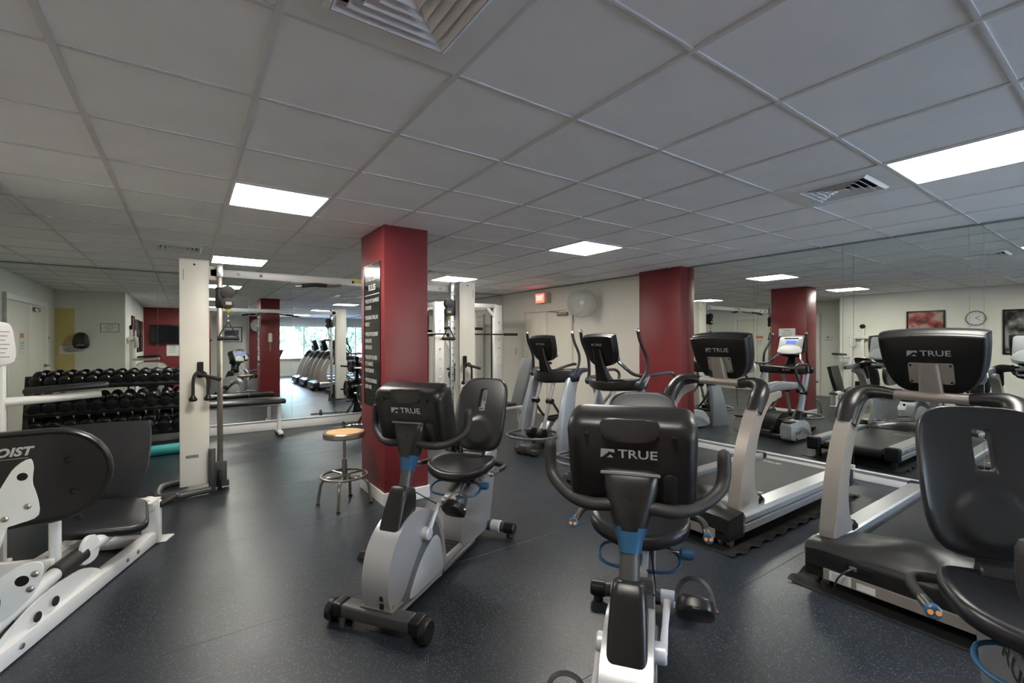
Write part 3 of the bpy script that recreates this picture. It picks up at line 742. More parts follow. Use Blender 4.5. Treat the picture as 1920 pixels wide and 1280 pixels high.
# ------------------------------------------------------------------ treadmill; x forward, y left, origin on the floor at the middle
def make_treadmill(label):
    t = thing('treadmill', label, 'treadmill', group='treadmills facing the bikes')
    for s in (-1, 1):
        prof = [(.335, .09), (.44, .09), (.452, .10), (.452, .145), (.440, .150), (.440, .162), (.452, .168), (.456, .205), (.440, .232), (.335, .240), (.322, .232), (.322, .10)]
        bm = new(); rings(bm, [[Vector((x, s * a, b)) for a, b in prof] for x in (.84, -.985)]); r_ = obj('side_rail', bm, 'aluminium', t, ang=25)
        bm = new(); box(bm, (-.07, s * .4415, .156), (1.78, .004, .010)); obj('rail_groove', bm, 'grey_panel', r_)
        bm = new(); Mt = FACE_L(s, -.80, .4555, .186) @ R(-.1, 'X'); text(bm, 'TRUE', .040, Mt, .0012, off=.015, sx=1.15); obj('rail_lettering', bm, 'ink', r_, flip=False)
        bm = new(); box(bm, (-1.0, s * .39, .165), (.085, .142, .158), .02, 3); obj('end_cap', bm, 'black_plastic', t)
        bm = new(); cyl(bm, (-.90, s * .38, 0), (-.90, s * .38, .095), .032, 14, .004); obj('rear_foot', bm, 'foam_black', t)
        bm = new(); cyl(bm, (.92, s * .375, .030), (.92, s * .405, .030), .030, 18, .005); obj('front_wheel', bm, 'steel', t)
        bm = new(); cyl(bm, (.93, s * .315, .030), (.93, s * .345, .030), .030, 16, .005); obj('front_wheel', bm, 'steel', t)
    bm = new(); box(bm, (-.14, 0, .128), (1.68, .70, .05), .01, 1); obj('deck', bm, 'black_plastic', t)
    bm = new(); L0, L1 = -.955, .62; pr = []
    for k in range(9): a = PI / 2 + PI * k / 8; pr.append((L0 + .045 * math.cos(a) + .0, .158 + .045 * math.sin(a)))
    pr += [(L1, .113), (L1, .203)]
    side(bm, pr, -.282, .282); be = obj('belt', bm, 'belt_rubber', t, ang=40)
    bm = new(); logo(bm, .20, frame((.22, .17, .2035), (0, 1, 0), (-1, 0, 0)), .0006); text(bm, 'TRUE', .06, frame((-.80, -.16, .2035), (0, 1, 0), (-1, 0, 0)), .0006, off=.02, sx=1.2); obj('belt_lettering', bm, 'letter_white', be, flip=False)
    # motor cover: lofted along x
    bm = new(); rs = []
    for x, zt, zm, hw in ((1.005, .19, .19, .40), (1.0, .215, .215, .425), (.98, .228, .232, .437), (.92, .240, .258, .442), (.845, .246, .280, .442), (.835, .248, .286, .36), (.72, .246, .300, .355), (.62, .240, .290, .345), (.55, .230, .262, .34), (.505, .215, .225, .33), (.50, .205, .205, .32)):
        ring_ = []
        for k in range(13):
            u = -1 + k / 6; au = abs(u)
            zz = zt - .02 * max(0, au - .9) * 10 * .5 + (zm - zt) * max(0, math.cos(min(1, au * 1.25) * PI / 2)) ** 1.3
            ring_.append(Vector((x, u * hw, zz)))
        ring_ += [Vector((x, hw, .10)), Vector((x, -hw, .10))]
        rs.append(ring_)
    rings(bm, rs); mc = obj('motor_cover', bm, 'black_satin', t, ang=40)
    bm = new(); box(bm, (.90, 0, .092), (.21, .86, .075), .012, 2); obj('front_skirt', bm, 'black_plastic', t)
    bm = new(); box(bm, (1.008, 0, .092), (.010, .66, .062), .003, 1); fp = obj('front_panel', bm, 'warm_silver', t)
    bm = new(); box(bm, (1.014, -.245, .094), (.003, .105, .052)); box(bm, (1.014, -.125, .088), (.003, .085, .036)); obj('label_sticker', bm, 'paper', fp)
    bm = new()
    for k in range(5): box(bm, (1.0162, -.245, .110 - k * .0085), (.001, .085 - .01 * (k % 2), .0025))
    obj('sticker_print', bm, 'ink_grey', fp)
    bm = new(); box(bm, (1.004, -.16, .172), (.010, .12, .034), .004, 1); sk = obj('socket_recess', bm, 'black_gloss', mc)
    bm = new(); box(bm, (1.010, -.185, .172), (.012, .035, .022), .003, 1); obj('plug', bm, 'steel', sk)
    tb('power_cord', [(1.012, -.185, .172), (1.05, -.20, .165), (1.07, -.235, .12), (1.05, -.26, .05), (1.02, -.28, .012)], .005, 'cable_black', t, n=7)
    # uprights
    for s in (-1, 1):
        yu = s * .372
        out = smooth2([(.845, .22), (.835, .34), (.80, .50), (.742, .68), (.662, .84), (.572, .955), (.475, 1.015), (.34, 1.035), (.24, 1.035), (.23, .985), (.33, .975), (.435, .925), (.530, .82), (.596, .68), (.636, .54), (.640, .42), (.620, .34), (.580, .285), (.53, .250), (.53, .222), (.7, .216)], 3)
        up = obj('upright', side(new(), out, yu - .042, yu + .042, .020, seg=3), 'warm_silver', t, ang=50)
        bm = new(); side(bm, [(.50, .226), (.585, .226), (.585, .27), (.555, .295), (.50, .255)], yu - .047, yu + .047, .004); obj('foot_bracket', bm, 'black_gloss', up)
        if s > 0:
            bm = new(); text(bm, 'CS6.0', .045, FACE_L(s, .765, .4155, .275), .001, off=.0, sx=1.1, shear=.2); obj('model_lettering', bm, 'ink_grey', up, flip=False)
        bm = new(); tube(bm, [(.575, s * .372, .895), (.51, s * .372, .99), (.450, s * .362, 1.05), (.415, s * .325, 1.088), (.40, s * .26, 1.098), (.395, s * .17, 1.090)], [.058, .066, .064, .054, .044, .034], n=18, flat=.85, up=(1, 0, 0)); obj('elbow', bm, 'black_satin', t)
        bm = new(); rs = []
        for (x, z, w_, h_) in ((.46, 1.045, .07, .05), (.36, 1.068, .07, .065), (.24, 1.072, .065, .072), (.10, 1.066, .058, .066), (-.05, 1.060, .05, .055), (-.06, 1.060, .035, .04)): rs.append([Vector((x, s * .385 + a_, z + b_)) for a_, b_ in rrect(w_, h_, .018, 4)])
        rings(bm, rs); obj('handrail', bm, 'rail_grey', t, ang=50)
    tb('crossbar', [(.395, -.19, 1.088), (.395, .19, 1.088)], .030, 'warm_silver', t, n=16)
    bm = new(); box(bm, (.30, 0, 1.085), (.20, .36, .028), .012, 2, R(.12, 'Y'))
    tr = obj('accessory_tray', bm, 'silver_plastic', t)
    for s in (-1, 1):
        bm = new(); lathe(bm, [(.030, -.06), (.042, -.055), (.050, .0), (.046, .002), (.038, -.048)], 18, T(.30, s * .13, 1.10)); obj('cup_holder', bm, 'black_plastic', tr)
    # console on its arm
    Mc = frame((.338, 0, 1.298), (0, 1, 0), (.33, 0, .944))
    bm = new(); rings(bm, [[Vector((x, y, z)) for x, y in rrect(.075 - .010 * k, .115 - .010 * k, .016, 3, cx=cx_)] for k, (cx_, z) in enumerate(((.355, 1.06), (.385, 1.14), (.412, 1.22), (.432, 1.285)))]); ar = obj('console_arm', bm, 'warm_silver', t, ang=50)
    bm = new(); prism(bm, rrect(.205, .13, .012, 3), .055, .075, .002, Mc @ T(0, -.05, 0)); obj('mounting_plate', bm, 'warm_silver', ar)
    bm = new()
    for sx in (-1, 1):
        for sy in (-1, 1): lathe(bm, [(.006, .073), (.006, .078)], 8, Mc @ T(sx * .09, -.05 + sy * .052, 0))
    obj('plate_screw', bm, 'black_gloss', ar)
    console(t, Mc, .50, .385, 'tread', .135, .21, .075)
    bm = new(); cyl(bm, (.21, 0, 1.10), (.19, 0, 1.10), .018, 14, .004); sk = obj('safety_key', bm, 'red_plastic', t)
    tb('safety_cord', [(.19, 0, 1.10), (.15, .01, 1.0), (.16, .02, .92), (.14, .015, .86)], .003, 'cable_black', sk, n=6)
    return t
def FACE_L(s, x, y, z): return frame((x, s * y, z), (-s, 0, 0), (0, 0, 1))
tm = make_treadmill('silver and black treadmill directly behind the middle bike, between two wall mirrors')
place(tm, 3.99, 2.14, -1, 0); tm.location.z = .006
t2 = copy_tree(tm); t2['label'] = 'treadmill at the right, its console back largest and facing the camera'; place(t2, 3.99, .815, -1, 0); t2.location.z = .006
t3 = copy_tree(tm); t3['label'] = 'treadmill nearest the window, seen only in the back mirror'; place(t3, 3.99, -.46, -1, 0); t3.location.z = .006
def make_mat(label, x0, x1, yc):
    """thin rubber mat whose long edges ripple up off the floor"""
    bm = new(); n = 60; rs = []
    for k in range(n + 1):
        x = x0 + (x1 - x0) * k / n; e = .012 * (1 + math.sin(k * 1.25))
        row = [(-.50 + .006 * math.sin(k * 1.25), .004 + e), (-.46, .004 + e * .3), (-.40, .004), (.40, .004), (.46, .004 + e * .3), (.50, .004 + e)]
        rs.append([Vector((x, yc + a, z)) for a, z in row] + [Vector((x, yc + a, max(0, z - .004))) for a, z in reversed(row)])
    rings(bm, rs); return tag(obj('equipment_mat', bm, 'rubber_mat'), label, 'floor mat', 'black mats under the treadmills')
make_mat('black rippled rubber mat under the treadmill behind the middle bike', 2.93, 5.05, 2.14)
make_mat('black rubber mat under the right treadmill', 2.93, 5.05, .815)
make_mat('black rubber mat under the window-side treadmill', 2.93, 5.05, -.46)

# ------------------------------------------------------------------ elliptical; x forward, y left, origin on the floor under the bridge
def make_elliptical(label, wide):
    t = thing('elliptical_trainer', label, 'elliptical trainer', group='elliptical trainers by the door wall')
    # base spine and feet
    bm = new(); box(bm, (-.15, 0, .075), (1.25, .16, .09), .02, 2); sp = obj('base_frame', bm, 'grey_powder', t)
    for x, w in ((.40, .36), (-.72, .84)):
        bm = new(); box(bm, (x, 0, .045), (.09, w, .055), .012, 2); obj('cross_foot', bm, 'grey_powder', sp)
        for s in (-1, 1):
            bm = new(); cyl(bm, (x, s * (w / 2 - .05), 0), (x, s * (w / 2 - .05), .03), .028, 14, .004); obj('foot', bm, 'foam_black', sp)
    # front hoop (bumper ring) and hub
    pts = [(.28 + .33 * math.cos(2 * PI * k / 40), .33 * math.sin(2 * PI * k / 40), .235) for k in range(40)]
    hp = obj('front_hoop', tube(new(), pts, .017, n=10, closed=True), 'grey_panel', t)
    for a in (60, 180, 300):
        bm = new(); a = math.radians(a); tube(bm, [(.28 + .32 * math.cos(a), .32 * math.sin(a), .235), (.28 + .12 * math.cos(a), .12 * math.sin(a), .20), (.26, 0, .13)], .012, n=8); obj('hoop_spoke', bm, 'grey_powder', hp)
    for s in (-1, 1):
        bm = new(); lathe(bm, [(.03, -.05), (.065, -.045), (.075, -.02), (.075, .02), (.065, .045), (.03, .05)], 20, T(.20, s * .085, .235) @ R(PI / 2, 'X')); obj('drive_hub', bm, 'black_plastic', t)
    # drive wheel cover at the rear centre
    bm = new(); side(bm, smooth2([(-.25, .09), (-.22, .25), (-.33, .36), (-.52, .34), (-.68, .22), (-.70, .09)], 4), -.11, .11, .03, seg=3); obj('drive_cover', bm, 'black_plastic' if not wide else 'white_powder', t, ang=50)
    # side pods
    for s in (-1, 1):
        out = smooth2([(-.30, .035), (-.26, .09), (-.33, .20), (-.42, .285), (-.58, .29), (-.80, .275), (-.865, .25), (-.875, .12), (-.85, .04), (-.6, .03)], 4)
        pod = obj('side_pod', side(new(), out, s * .345 - .075, s * .345 + .075, .025, seg=3), 'silver_light', t, ang=50)
        bm = new(); box(bm, (-.79, s * .345, .285), (.15, .135, .022), .008, 2); obj('step_pad', bm, 'foam_black', pod)
        bm = new(); side(bm, smooth2([(-.33, .06), (-.42, .15), (-.55, .20), (-.72, .19), (-.60, .16), (-.46, .10)], 4), s * .345 + (.0745 if s > 0 else -.0785), s * .345 + (.0785 if s > 0 else -.0745), .001); obj('swoosh', bm, 'blue_silver', pod)
        bm = new(); text(bm, 'TRUE', .062, FACE_L(s, -.67, .4215, .125), .001, off=.02, sx=1.15); obj('pod_lettering', bm, 'ink', pod, flip=False)
    # legs
    for s in (-1, 1):
        if wide:
            bm = new(); rs = []
            for (x, y, z, dx, dy) in ((.02, .335, .0, .36, .11), (.03, .338, .12, .34, .11), (.02, .335, .30, .30, .10), (-.01, .325, .50, .26, .09), (-.06, .312, .70, .235, .08), (-.12, .30, .85, .23, .07), (-.19, .292, .955, .25, .065), (-.25, .29, 1.0, .26, .05)):
                rs.append([Vector((x + a, s * y + b, z)) for a, b in rrect(dx, dy, .03, 4)])
            rings(bm, rs); obj('leg_panel', bm, 'blue_silver', t, ang=55)
        else:
            lp = tb('leg_post', [(-.50, s * .345, .22), (-.36, s * .335, .55), (-.18, s * .315, .93)], .040, 'blue_silver', t, n=16)
            tb('leg_boot', [(-.52, s * .345, .25), (-.455, s * .343, .40)], [.066, .046], 'black_plastic', lp, n=16, sub=1)
            bm = new(); lathe(bm, [(.045, -.03), (.052, -.02), (.052, .02), (.045, .03)], 16, T(-.31, s * .331, .66) @ R(-.42, 'Y')); obj('leg_clamp', bm, 'black_plastic', lp)
    # bridge
    bm = new(); rs = []
    for k in range(13):
        u = -1 + k / 6; y = u * .335; cx_ = -.02 - .16 * abs(u) ** 2; cz = .965 + .02 * abs(u)
        rs.append([Vector((cx_ + a, y, cz + b)) for a, b in rrect(.17, .175 if wide else .12, .035, 4)])
    rings(bm, rs); br = obj('bridge', bm, 'black_satin', t, ang=55)
    if wide:
        for s in (-1, 1):
            bm = new(); tube(bm, [(-.16, s * .33, .985), (-.28, s * .335, 1.035), (-.40, s * .335, 1.045)], [.055, .048, .038], n=14, flat=.8); obj('bridge_wing', bm, 'blue_dark', t)
    else:
        bm = new(); box(bm, (-.115, 0, .975), (.012, .40, .06), .003, 1); pn = obj('name_band', bm, 'black_gloss', br)
        bm = new(); text(bm, 'TRUE', .04, frame((-.122, 0, .975), (0, -1, 0), (0, 0, 1)), .001, off=.02, sx=1.3); obj('band_lettering', bm, 'letter_silver', br, flip=False)
    for s in (-1, 1):
        bm = new(); lathe(bm, [(.030, -.05), (.040, -.045), (.046, .0), (.042, .0), (.034, -.04)], 16, T(-.05, s * .19, 1.035)); obj('cup_holder', bm, 'black_plastic', br)
    # console on its stalk
    bm = new(); rings(bm, [[Vector((cx_ + a, b, z)) for a, b in rrect(dx, dy, .022, 4)] for cx_, z, dx, dy in ((-.01, .99, .12, .20), (.03, 1.07, .09, .15), (.07, 1.16, .07, .12), (.10, 1.26, .06, .11), (.12, 1.34, .05, .10))]); obj('console_stalk', bm, 'black_plastic', t, ang=55)
    Mc = frame((.055, 0, 1.335), (0, 1, 0), (.33, 0, .944)); console(t, Mc, .42 if not wide else .40, .345, 'tread', .10, .15, .075)
    # pedal arms with knuckles, pedals
    for s, ph in ((-1, .04), (1, -.04)):
        bm = new(); tube(bm, [(-.02, s * .11, .94), (.08 + ph * .3, s * .105, .66)], .024, n=12); tube(bm, [(.085 + ph * .3, s * .105, .64), (.20, s * .095, .25)], .023, n=12); pa = obj('pedal_arm', bm, 'silver_plastic', t)
        bm = new(); cyl(bm, (.085 + ph * .3, s * .06, .65), (.085 + ph * .3, s * .165, .65), .036, 18, .008); obj('arm_knuckle', bm, 'black_plastic', pa)
        bm = new(); tube(bm, [(.085 + ph * .3, s * .15, .65), (-.12, s * .165, .42), (-.36, s * .17, .27 + ph)], .017, n=10); pl = obj('pedal_link', bm, 'grey_powder', t)
        bm = new(); prism(bm, rrect(.36, .15, .05, 5), 0, .03, .008, T(-.42, s * .17, .285 + ph)); box(bm, (-.42, s * .17 + .07, .32 + ph), (.34, .012, .04), .005, 1); box(bm, (-.42, s * .17 - .07, .32 + ph), (.34, .012, .04), .005, 1); obj('pedal', bm, 'foam_black', pl)
    # moving handles with chrome tips
    for s, ph in ((-1, .05), (1, -.05)):
        bm = new(); tube(bm, [(-.10, s * .345, .98), (-.17 + ph, s * .35, 1.10), (-.17 + ph * 1.5, s * .345, 1.25), (-.08 + ph * 2, s * .315, 1.42), (-.05 + ph * 2.2, s * .30, 1.52)], [.020, .018, .017, .0185, .0185], n=12); mh = obj('moving_handle', bm, 'foam_black', t)
        bm = new(); lathe(bm, [(.004, .030), (.016, .024), (.022, .010), (.021, -.006), (.017, -.014)], 14, T(-.048 + ph * 2.2, s * .299, 1.53)); obj('handle_tip', bm, 'chrome', mh)
        bm = new(); cyl(bm, (-.12, s * .30, .985), (-.12, s * .385, .985), .042, 18, .008); obj('handle_pivot', bm, 'blue_dark', mh)
    if not wide:
        for s in (-1, 1):
            bm = new(); tube(bm, [(-.02, s * .16, 1.22), (-.10, s * .20, 1.14), (-.16, s * .27, 1.08), (-.26, s * .36, 1.075), (-.40, s * .385, 1.085), (-.58, s * .39, 1.09), (-.66, s * .388, 1.05), (-.66, s * .385, .98), (-.58, s * .38, .87), (-.40, s * .36, .74), (-.30, s * .335, .68)], .0175, n=10); sr = obj('side_rail_loop', bm, 'dark_grey', t)
            bm = new(); tube(bm, [(-.02, s * .16, 1.22), (-.10, s * .20, 1.14)], .0195, n=10); obj('pulse_grip', bm, 'chrome', sr)
            bm = new(); tube(bm, [(-.26, s * .36, 1.075), (-.20, s * .345, .97)], .015, n=10); tube(bm, [(-.28, s * .36, 1.07), (-.12, s * .33, .99)], .013, n=10); obj('rail_stay', bm, 'silver_plastic', sr)
    else:
        for s in (-1, 1):
            bm = new(); tube(bm, [(-.02, s * .13, 1.05), (-.14, s * .21, 1.10), (-.26, s * .225, 1.12), (-.34, s * .215, 1.12)], .018, n=10); obj('fixed_grip', bm, 'foam_black', t)
    return t
e1 = make_elliptical('elliptical with wide silver legs and a round front bumper hoop, left of the pair', True)
place(e1, 3.90, 4.75, -.985, -.17)
e2 = make_elliptical('elliptical with looped grey side handles in front of the red pilaster', False)
place(e2, 3.60, 3.42, -1, -.02)

# ------------------------------------------------------------------ cable crossover: two towers joined by an overhead beam
def pulley_carriage(parent, x, y, z, s):
    bm = new(); box(bm, (x, y, z), (.075, .075, .20), .012, 2); c = obj('pulley_carriage', bm, 'black_plastic', parent)
    for dz, r in ((.055, .062), (-.055, .056)):
        bm = new(); lathe(bm, [(r * .5, -.03), (r, -.028), (r, -.010), (r * .85, 0), (r, .010), (r, .028), (r * .5, .03)], 22, T(x + s * .062, y - .03, z + dz) @ R(PI / 2, 'X')); obj('pulley', bm, 'black_plastic', c)
    bx('caution_label', (x + s * .07, y - .062, z - .055), (.05, .003, .03), 'exit_case', c)
    return c
def handle(parent_label, x, y, z):
    t = thing('stirrup_grip', parent_label, 'stirrup grip', (x, y, z), 0, 'stirrup handles hanging from the cable pulleys')
    bm = new(); lathe(bm, [(.004, -.022), (.016, -.016), (.022, 0), (.016, .016), (.004, .022)], 14, T(0, 0, .0)); obj('stop_ball', bm, 'yellow_plastic', t)
    bm = new()
    for k in range(4):
        pts = [(.008 * math.cos(a), 0, -.036 - k * .022 + .017 * math.sin(a)) for a in [2 * PI * q / 10 for q in range(10)]]
        if k % 2: pts = [(0, p[0], p[2]) for p in pts]
        tube(bm, pts, .0028, n=6, closed=True)
    obj('chain', bm, 'chrome', t)
    bm = new()
    for s in (-1, 1): tube(bm, [(s * .004, 0, -.115), (s * .045, 0, -.19), (s * .086, 0, -.268)], .012, n=6, flat=.5, sub=1)
    obj('strap', bm, 'cable_black', t)
    bm = new(); cyl(bm, (-.092, 0, -.272), (.092, 0, -.272), .020, 16, .004); obj('grip', bm, 'foam_black', t)
    return t
def rope(label, x, y, z):
    t = thing('hanging_grip', label, 'grip', (x, y, z), 0, 'black grips hooked on the cable towers')
    bm = new(); box(bm, (0, -.012, .055), (.05, .024, .15), .005, 1); obj('bracket', bm, 'black_plastic', t)
    for s in (-1, 1):
        bm = new(); tube(bm, [(0, -.03, .02), (s * .03, -.075, .03), (s * .055, -.085, -.03), (s * .058, -.085, -.18)], .0135, n=10, round_end=True); rp = obj('rope_arm', bm, 'foam_black', t)
        bm = new(); lathe(bm, [(.012, .03), (.022, .01), (.036, -.012), (.028, -.03), (.006, -.035)], 14, T(s * .058, -.085, -.20)); obj('rope_end', bm, 'black_plastic', rp)
    bm = new(); cyl(bm, (-.02, -.07, .02), (.16, -.14, -.035), .018, 14, .005); obj('bar_grip', bm, 'foam_black', t)
    return t
ct = thing('cable_machine', 'white cable crossover with two tall towers and an overhead beam', 'cable machine', (0, 0, 0))
for tx, sgn in ((.055, 1), (3.005, -1)):
    bm = new(); box(bm, (tx, 5.36, 1.135), (.235, .13, 2.13), .010, 2); tw = obj('tower', bm, 'cream_powder', ct)
    bx('tower_cap', (tx, 5.36, 2.203), (.24, .135, .012), 'white_powder', tw, .003)
    bx('tower_seam', (tx - sgn * .085, 5.294, 2.06), (.004, .004, .10), 'grey_panel', tw)
    bm = new(); cyl(bm, (tx, 5.297, 2.16), (tx, 5.290, 2.16), .010, 12); obj('bolt', bm, 'black_gloss', tw)
    px = tx + sgn * .205; py = 5.345
    bm = new(); box(bm, (px, py, 1.14), (.048, .048, 2.10), .006, 2); ps = obj('slotted_post', bm, 'steel' if sgn > 0 else 'aluminium', ct)
    for k in range(22 if sgn < 0 else 0):
        bm = new(); cyl(bm, (px, py - .0245, .24 + k * .085), (px, py - .026, .24 + k * .085), .0075, 10); obj('post_hole', bm, 'black_gloss', ps)
    bx('top_bracket', (px - sgn * .045, 5.40, 2.10), (.10, .06, .14), 'cream_powder', ct, .01)
    bx('post_cap', (px, 5.318, 2.12), (.055, .02, .12), 'aluminium', ct, .004)
    pulley_carriage(ct, px, py - .01, 1.86, sgn)
    bx('low_foot', (px + sgn * .0, 5.36, .05), (.15, .10, .06), 'grey_powder', ct, .01)
    bx('low_bracket', (px + sgn * .0, 5.31, .17), (.11, .02, .20), 'grey_powder', ct, .006)
    # base hoop and guard
    bm = new(); tube(bm, [(tx + sgn * .12, 5.22, .035), (tx - sgn * .16, 5.16, .035), (tx - sgn * .27, 5.22, .035), (tx - sgn * .28, 5.45, .035), (tx - sgn * .24, 5.60, .035), (tx - sgn * .05, 5.64, .035)], .030, n=10, sub=4); obj('base_hoop', bm, 'grey_powder', ct)
    bx('base_guard', (tx + sgn * .135, 5.25, .21), (.055, .05, .42), 'grey_powder', ct, .01)
    bx('base_plate', (tx + sgn * .20, 5.32, .10), (.03, .14, .18), 'black_plastic', ct, .006)
    bx('maker_plate', (tx - sgn * .02, 5.2935, .35), (.10, .003, .028), 'ink_grey', tw)
    tb('steel_cable', [(px + sgn * .068, py - .045, 1.80), (px + sgn * .068, py - .045, 1.745)], .004, 'cable_black', ct, n=6)
bx('overhead_beam', (1.53, 5.40, 2.105), (2.70, .06, .075), 'white_powder', ct, .006)
for xx in (.42, .62, 1.55, 2.65): bm = new(); cyl(bm, (xx, 5.362, 2.105), (xx, 5.372, 2.105), .014, 12); obj('beam_bolt', bm, 'black_gloss', ct)
for s in (-1, 1):
    pb = tb('pull_up_bar', [(1.53 + s * .12, 5.37, 2.06), (1.53 + s * .22, 5.30, 2.04), (1.53 + s * .42, 5.20, 2.03), (1.53 + s * .62, 5.18, 2.00)], .015, 'steel', ct, n=10)
    tb('bar_grip', [(1.53 + s * .30, 5.255, 2.035), (1.53 + s * .42, 5.20, 2.03), (1.53 + s * .56, 5.185, 2.010)], .021, 'foam_black', pb, n=10)
bx('caution_label', (1.62, 5.369, 2.115), (.16, .003, .035), 'yellow_plastic', ct)
handle('black stirrup handle hanging from the left cable tower pulley', .328, 5.30, 1.735)
handle('black stirrup handle hanging from the right cable tower pulley', 2.732, 5.30, 1.735)
rope('black rope grip hooked on the front of the left cable tower', .10, 5.294, 1.11)
rope('black rope grip hooked on the front of the right cable tower', 2.96, 5.294, 1.11)

# ------------------------------------------------------------------ white barbell rack in the far corner
rk = thing('barbell_rack', 'white steel barbell rack in the far corner by the door', 'barbell rack', (0, 0, 0))
for xx, yy in ((3.52, 7.2), (4.72, 7.2), (3.52, 8.12), (4.72, 8.12)):
    bx('rack_post', (xx, yy, 1.055), (.17, .085, 2.09), 'white_powder', rk, .006)
for yy in (7.2, 8.12):
    bx('top_beam', (4.12, yy, 2.075), (1.12, .075, .075), 'white_powder', rk, .006)
    for s, xx in ((1, 3.56), (-1, 4.68)):
        bx('gusset_brace', (xx + s * .09, yy, 1.955), (.05, .05, .30), 'white_powder', rk, .005, R(s * PI / 4, 'Y'))
for xx in (3.52, 4.72):
    bx('side_beam', (xx, 7.66, 2.075), (.075, .84, .075), 'white_powder', rk, .006); bx('foot_beam', (xx, 7.66, .05), (.085, 1.0, .08), 'white_powder', rk, .006)
    tb('guide_rod', [(xx + (.09 if xx < 4 else -.09), 7.25, .10), (xx + (.09 if xx < 4 else -.09), 7.25, 2.04)], .018, 'black_plastic', rk, n=12)
    for k in range(9):
        bm = new(); cyl(bm, (xx, 7.155, .5 + k * .16), (xx, 7.135, .5 + k * .16), .012, 10, .002); obj('rack_peg', bm, 'red_plastic' if k % 4 == 1 else 'chrome', rk)
def barbell(label, c, half, plates, rz=0):
    t = thing('barbell', label, 'barbell', c, rz)
    bm = new(); cyl(bm, (-half, 0, 0), (half, 0, 0), .014, 14, .002); obj('bar', bm, 'iron_black', t)
    for s in (-1, 1):
        bm = new(); cyl(bm, (s * (half - .30), 0, 0), (s * half, 0, 0), .025, 16, .003); obj('sleeve', bm, 'iron_black', t)
    return t
barbell('black barbell resting across the white rack', (4.12, 7.12, 1.555), 1.00, 0)
barbell('black barbell racked just above, on the inner white rack hooks', (4.05, 7.32, 1.66), .42, 0)
t = thing('lat_arm', 'white angled lever arm with a black pad inside the white rack', 'exercise arm', (0, 0, 0))
tb('arm_tube', [(3.78, 7.75, 1.92), (3.92, 7.70, 1.45), (4.05, 7.62, 1.0), (4.08, 7.60, .75)], .03, 'cream_powder', t, n=10)
bx('pad', (3.95, 7.45, 1.0), (.30, .10, .05), 'vinyl_black', t, .015, R(-.5, 'Y'))
bm = new(); box(bm, (4.06, 7.60, .38), (.10, .10, .76), .01, 2); obj('arm_post', bm, 'cream_powder', t)
bm = new(); cyl(bm, (4.02, 7.46, .82), (4.02, 7.60, .82), .12, 22, .01); obj('weight_disc', bm, 'iron_black', t)

# incline bench left of the ellipticals
t = thing('incline_bench', 'white framed incline bench with a tall grey back pad behind the ellipticals', 'bench', (4.10, 5.98, 0), 0)
bm = new(); box(bm, (.30, 0, .78), (.06, .28, .80), .02, 3, R(.30, 'Y')); obj('back_pad', bm, 'grey_panel', t)
bm = new(); box(bm, (-.12, 0, .44), (.42, .28, .06), .02, 3); obj('seat_pad', bm, 'vinyl_black', t)
for s in (-1, 1):
    tb('frame_leg', [(-.30, s * .14, .04), (-.31, s * .14, .30), (-.26, s * .14, .385), (.0, s * .14, .40), (.30, s * .14, .40)], .024, 'white_powder', t, n=10); tb('rear_leg', [(.30, s * .14, .40), (.36, s * .14, .04)], .024, 'white_powder', t, n=10)
    for xx in (-.30, .36): bx('rubber_foot', (xx, s * .14, .022), (.06, .06, .044), 'foam_black', t, .006)

# ------------------------------------------------------------------ dumbbell rack and dumbbells
dk = thing('dumbbell_rack', 'black three tier dumbbell rack against the back mirror', 'dumbbell rack', (0, 0, 0))
X0, X1 = -1.62, -.02
TIERS = ((.92, 8.12), (.60, 8.02), (.28, 7.92))
for xx in (X0, X1):
    bm = new(); box(bm, (xx, 8.20, .50), (.06, .08, 1.0), .008, 2); box(bm, (xx, 8.02, .03), (.07, .60, .06), .008, 2); box(bm, (xx, 8.06, .50), (.05, .07, .98), .008, 2, R(-.22, 'X')); obj('end_frame', bm, 'black_plastic', dk)
for z, yc in TIERS:
    for dy in (-.085, .085):
        bx('tier_rail', ((X0 + X1) / 2, yc + dy, z + dy * .35 - .02), (X1 - X0, .06, .04), 'black_plastic', dk, .006)
    bx('tier_tray', ((X0 + X1) / 2, yc, z - .045), (X1 - X0, .24, .012), 'black_satin', dk, 0, R(.35 * .9, 'X'))
def make_dumbbell(r, w):
    t = thing('dumbbell', 'x', 'dumbbell')
    bm = new(); cyl(bm, (0, -.07, 0), (0, .07, 0), .015, 10); obj('handle_bar', bm, 'chrome', t)
    for s in (-1, 1):
        bm = new(); lathe(bm, [(.02, 0), (r * .82, .004), (r, .016), (r, w - .02), (r * .9, w - .004), (r * .55, w), (.01, w + .002)], 14, T(0, s * .062, 0) @ R(-s * PI / 2, 'X')); obj('head', bm, 'iron_black', t)
    return t
protos = [make_dumbbell(.060, .075), make_dumbbell(.066, .085), make_dumbbell(.074, .095)]
TN = ('top', 'middle', 'bottom')
ORD = 'first second third fourth fifth sixth seventh eighth ninth tenth eleventh twelfth'.split()
for ti, (z, yc) in enumerate(TIERS):
    n = (12, 11, 10)[ti]; r = (.060, .066, .074)[ti]
    for k in range(n):
        o = protos[ti] if k == 0 else copy_tree(protos[ti])
        o.location = (X0 + .09 + (X1 - X0 - .18) * k / (n - 1), yc, z + r * .80); o.rotation_euler = (.35 * .9, 0, 0)
        o['label'] = 'black dumbbell, %s from the left on the %s tier of the dumbbell rack' % (ORD[k], TN[ti]); o['group'] = 'dumbbells on the %s tier' % TN[ti]

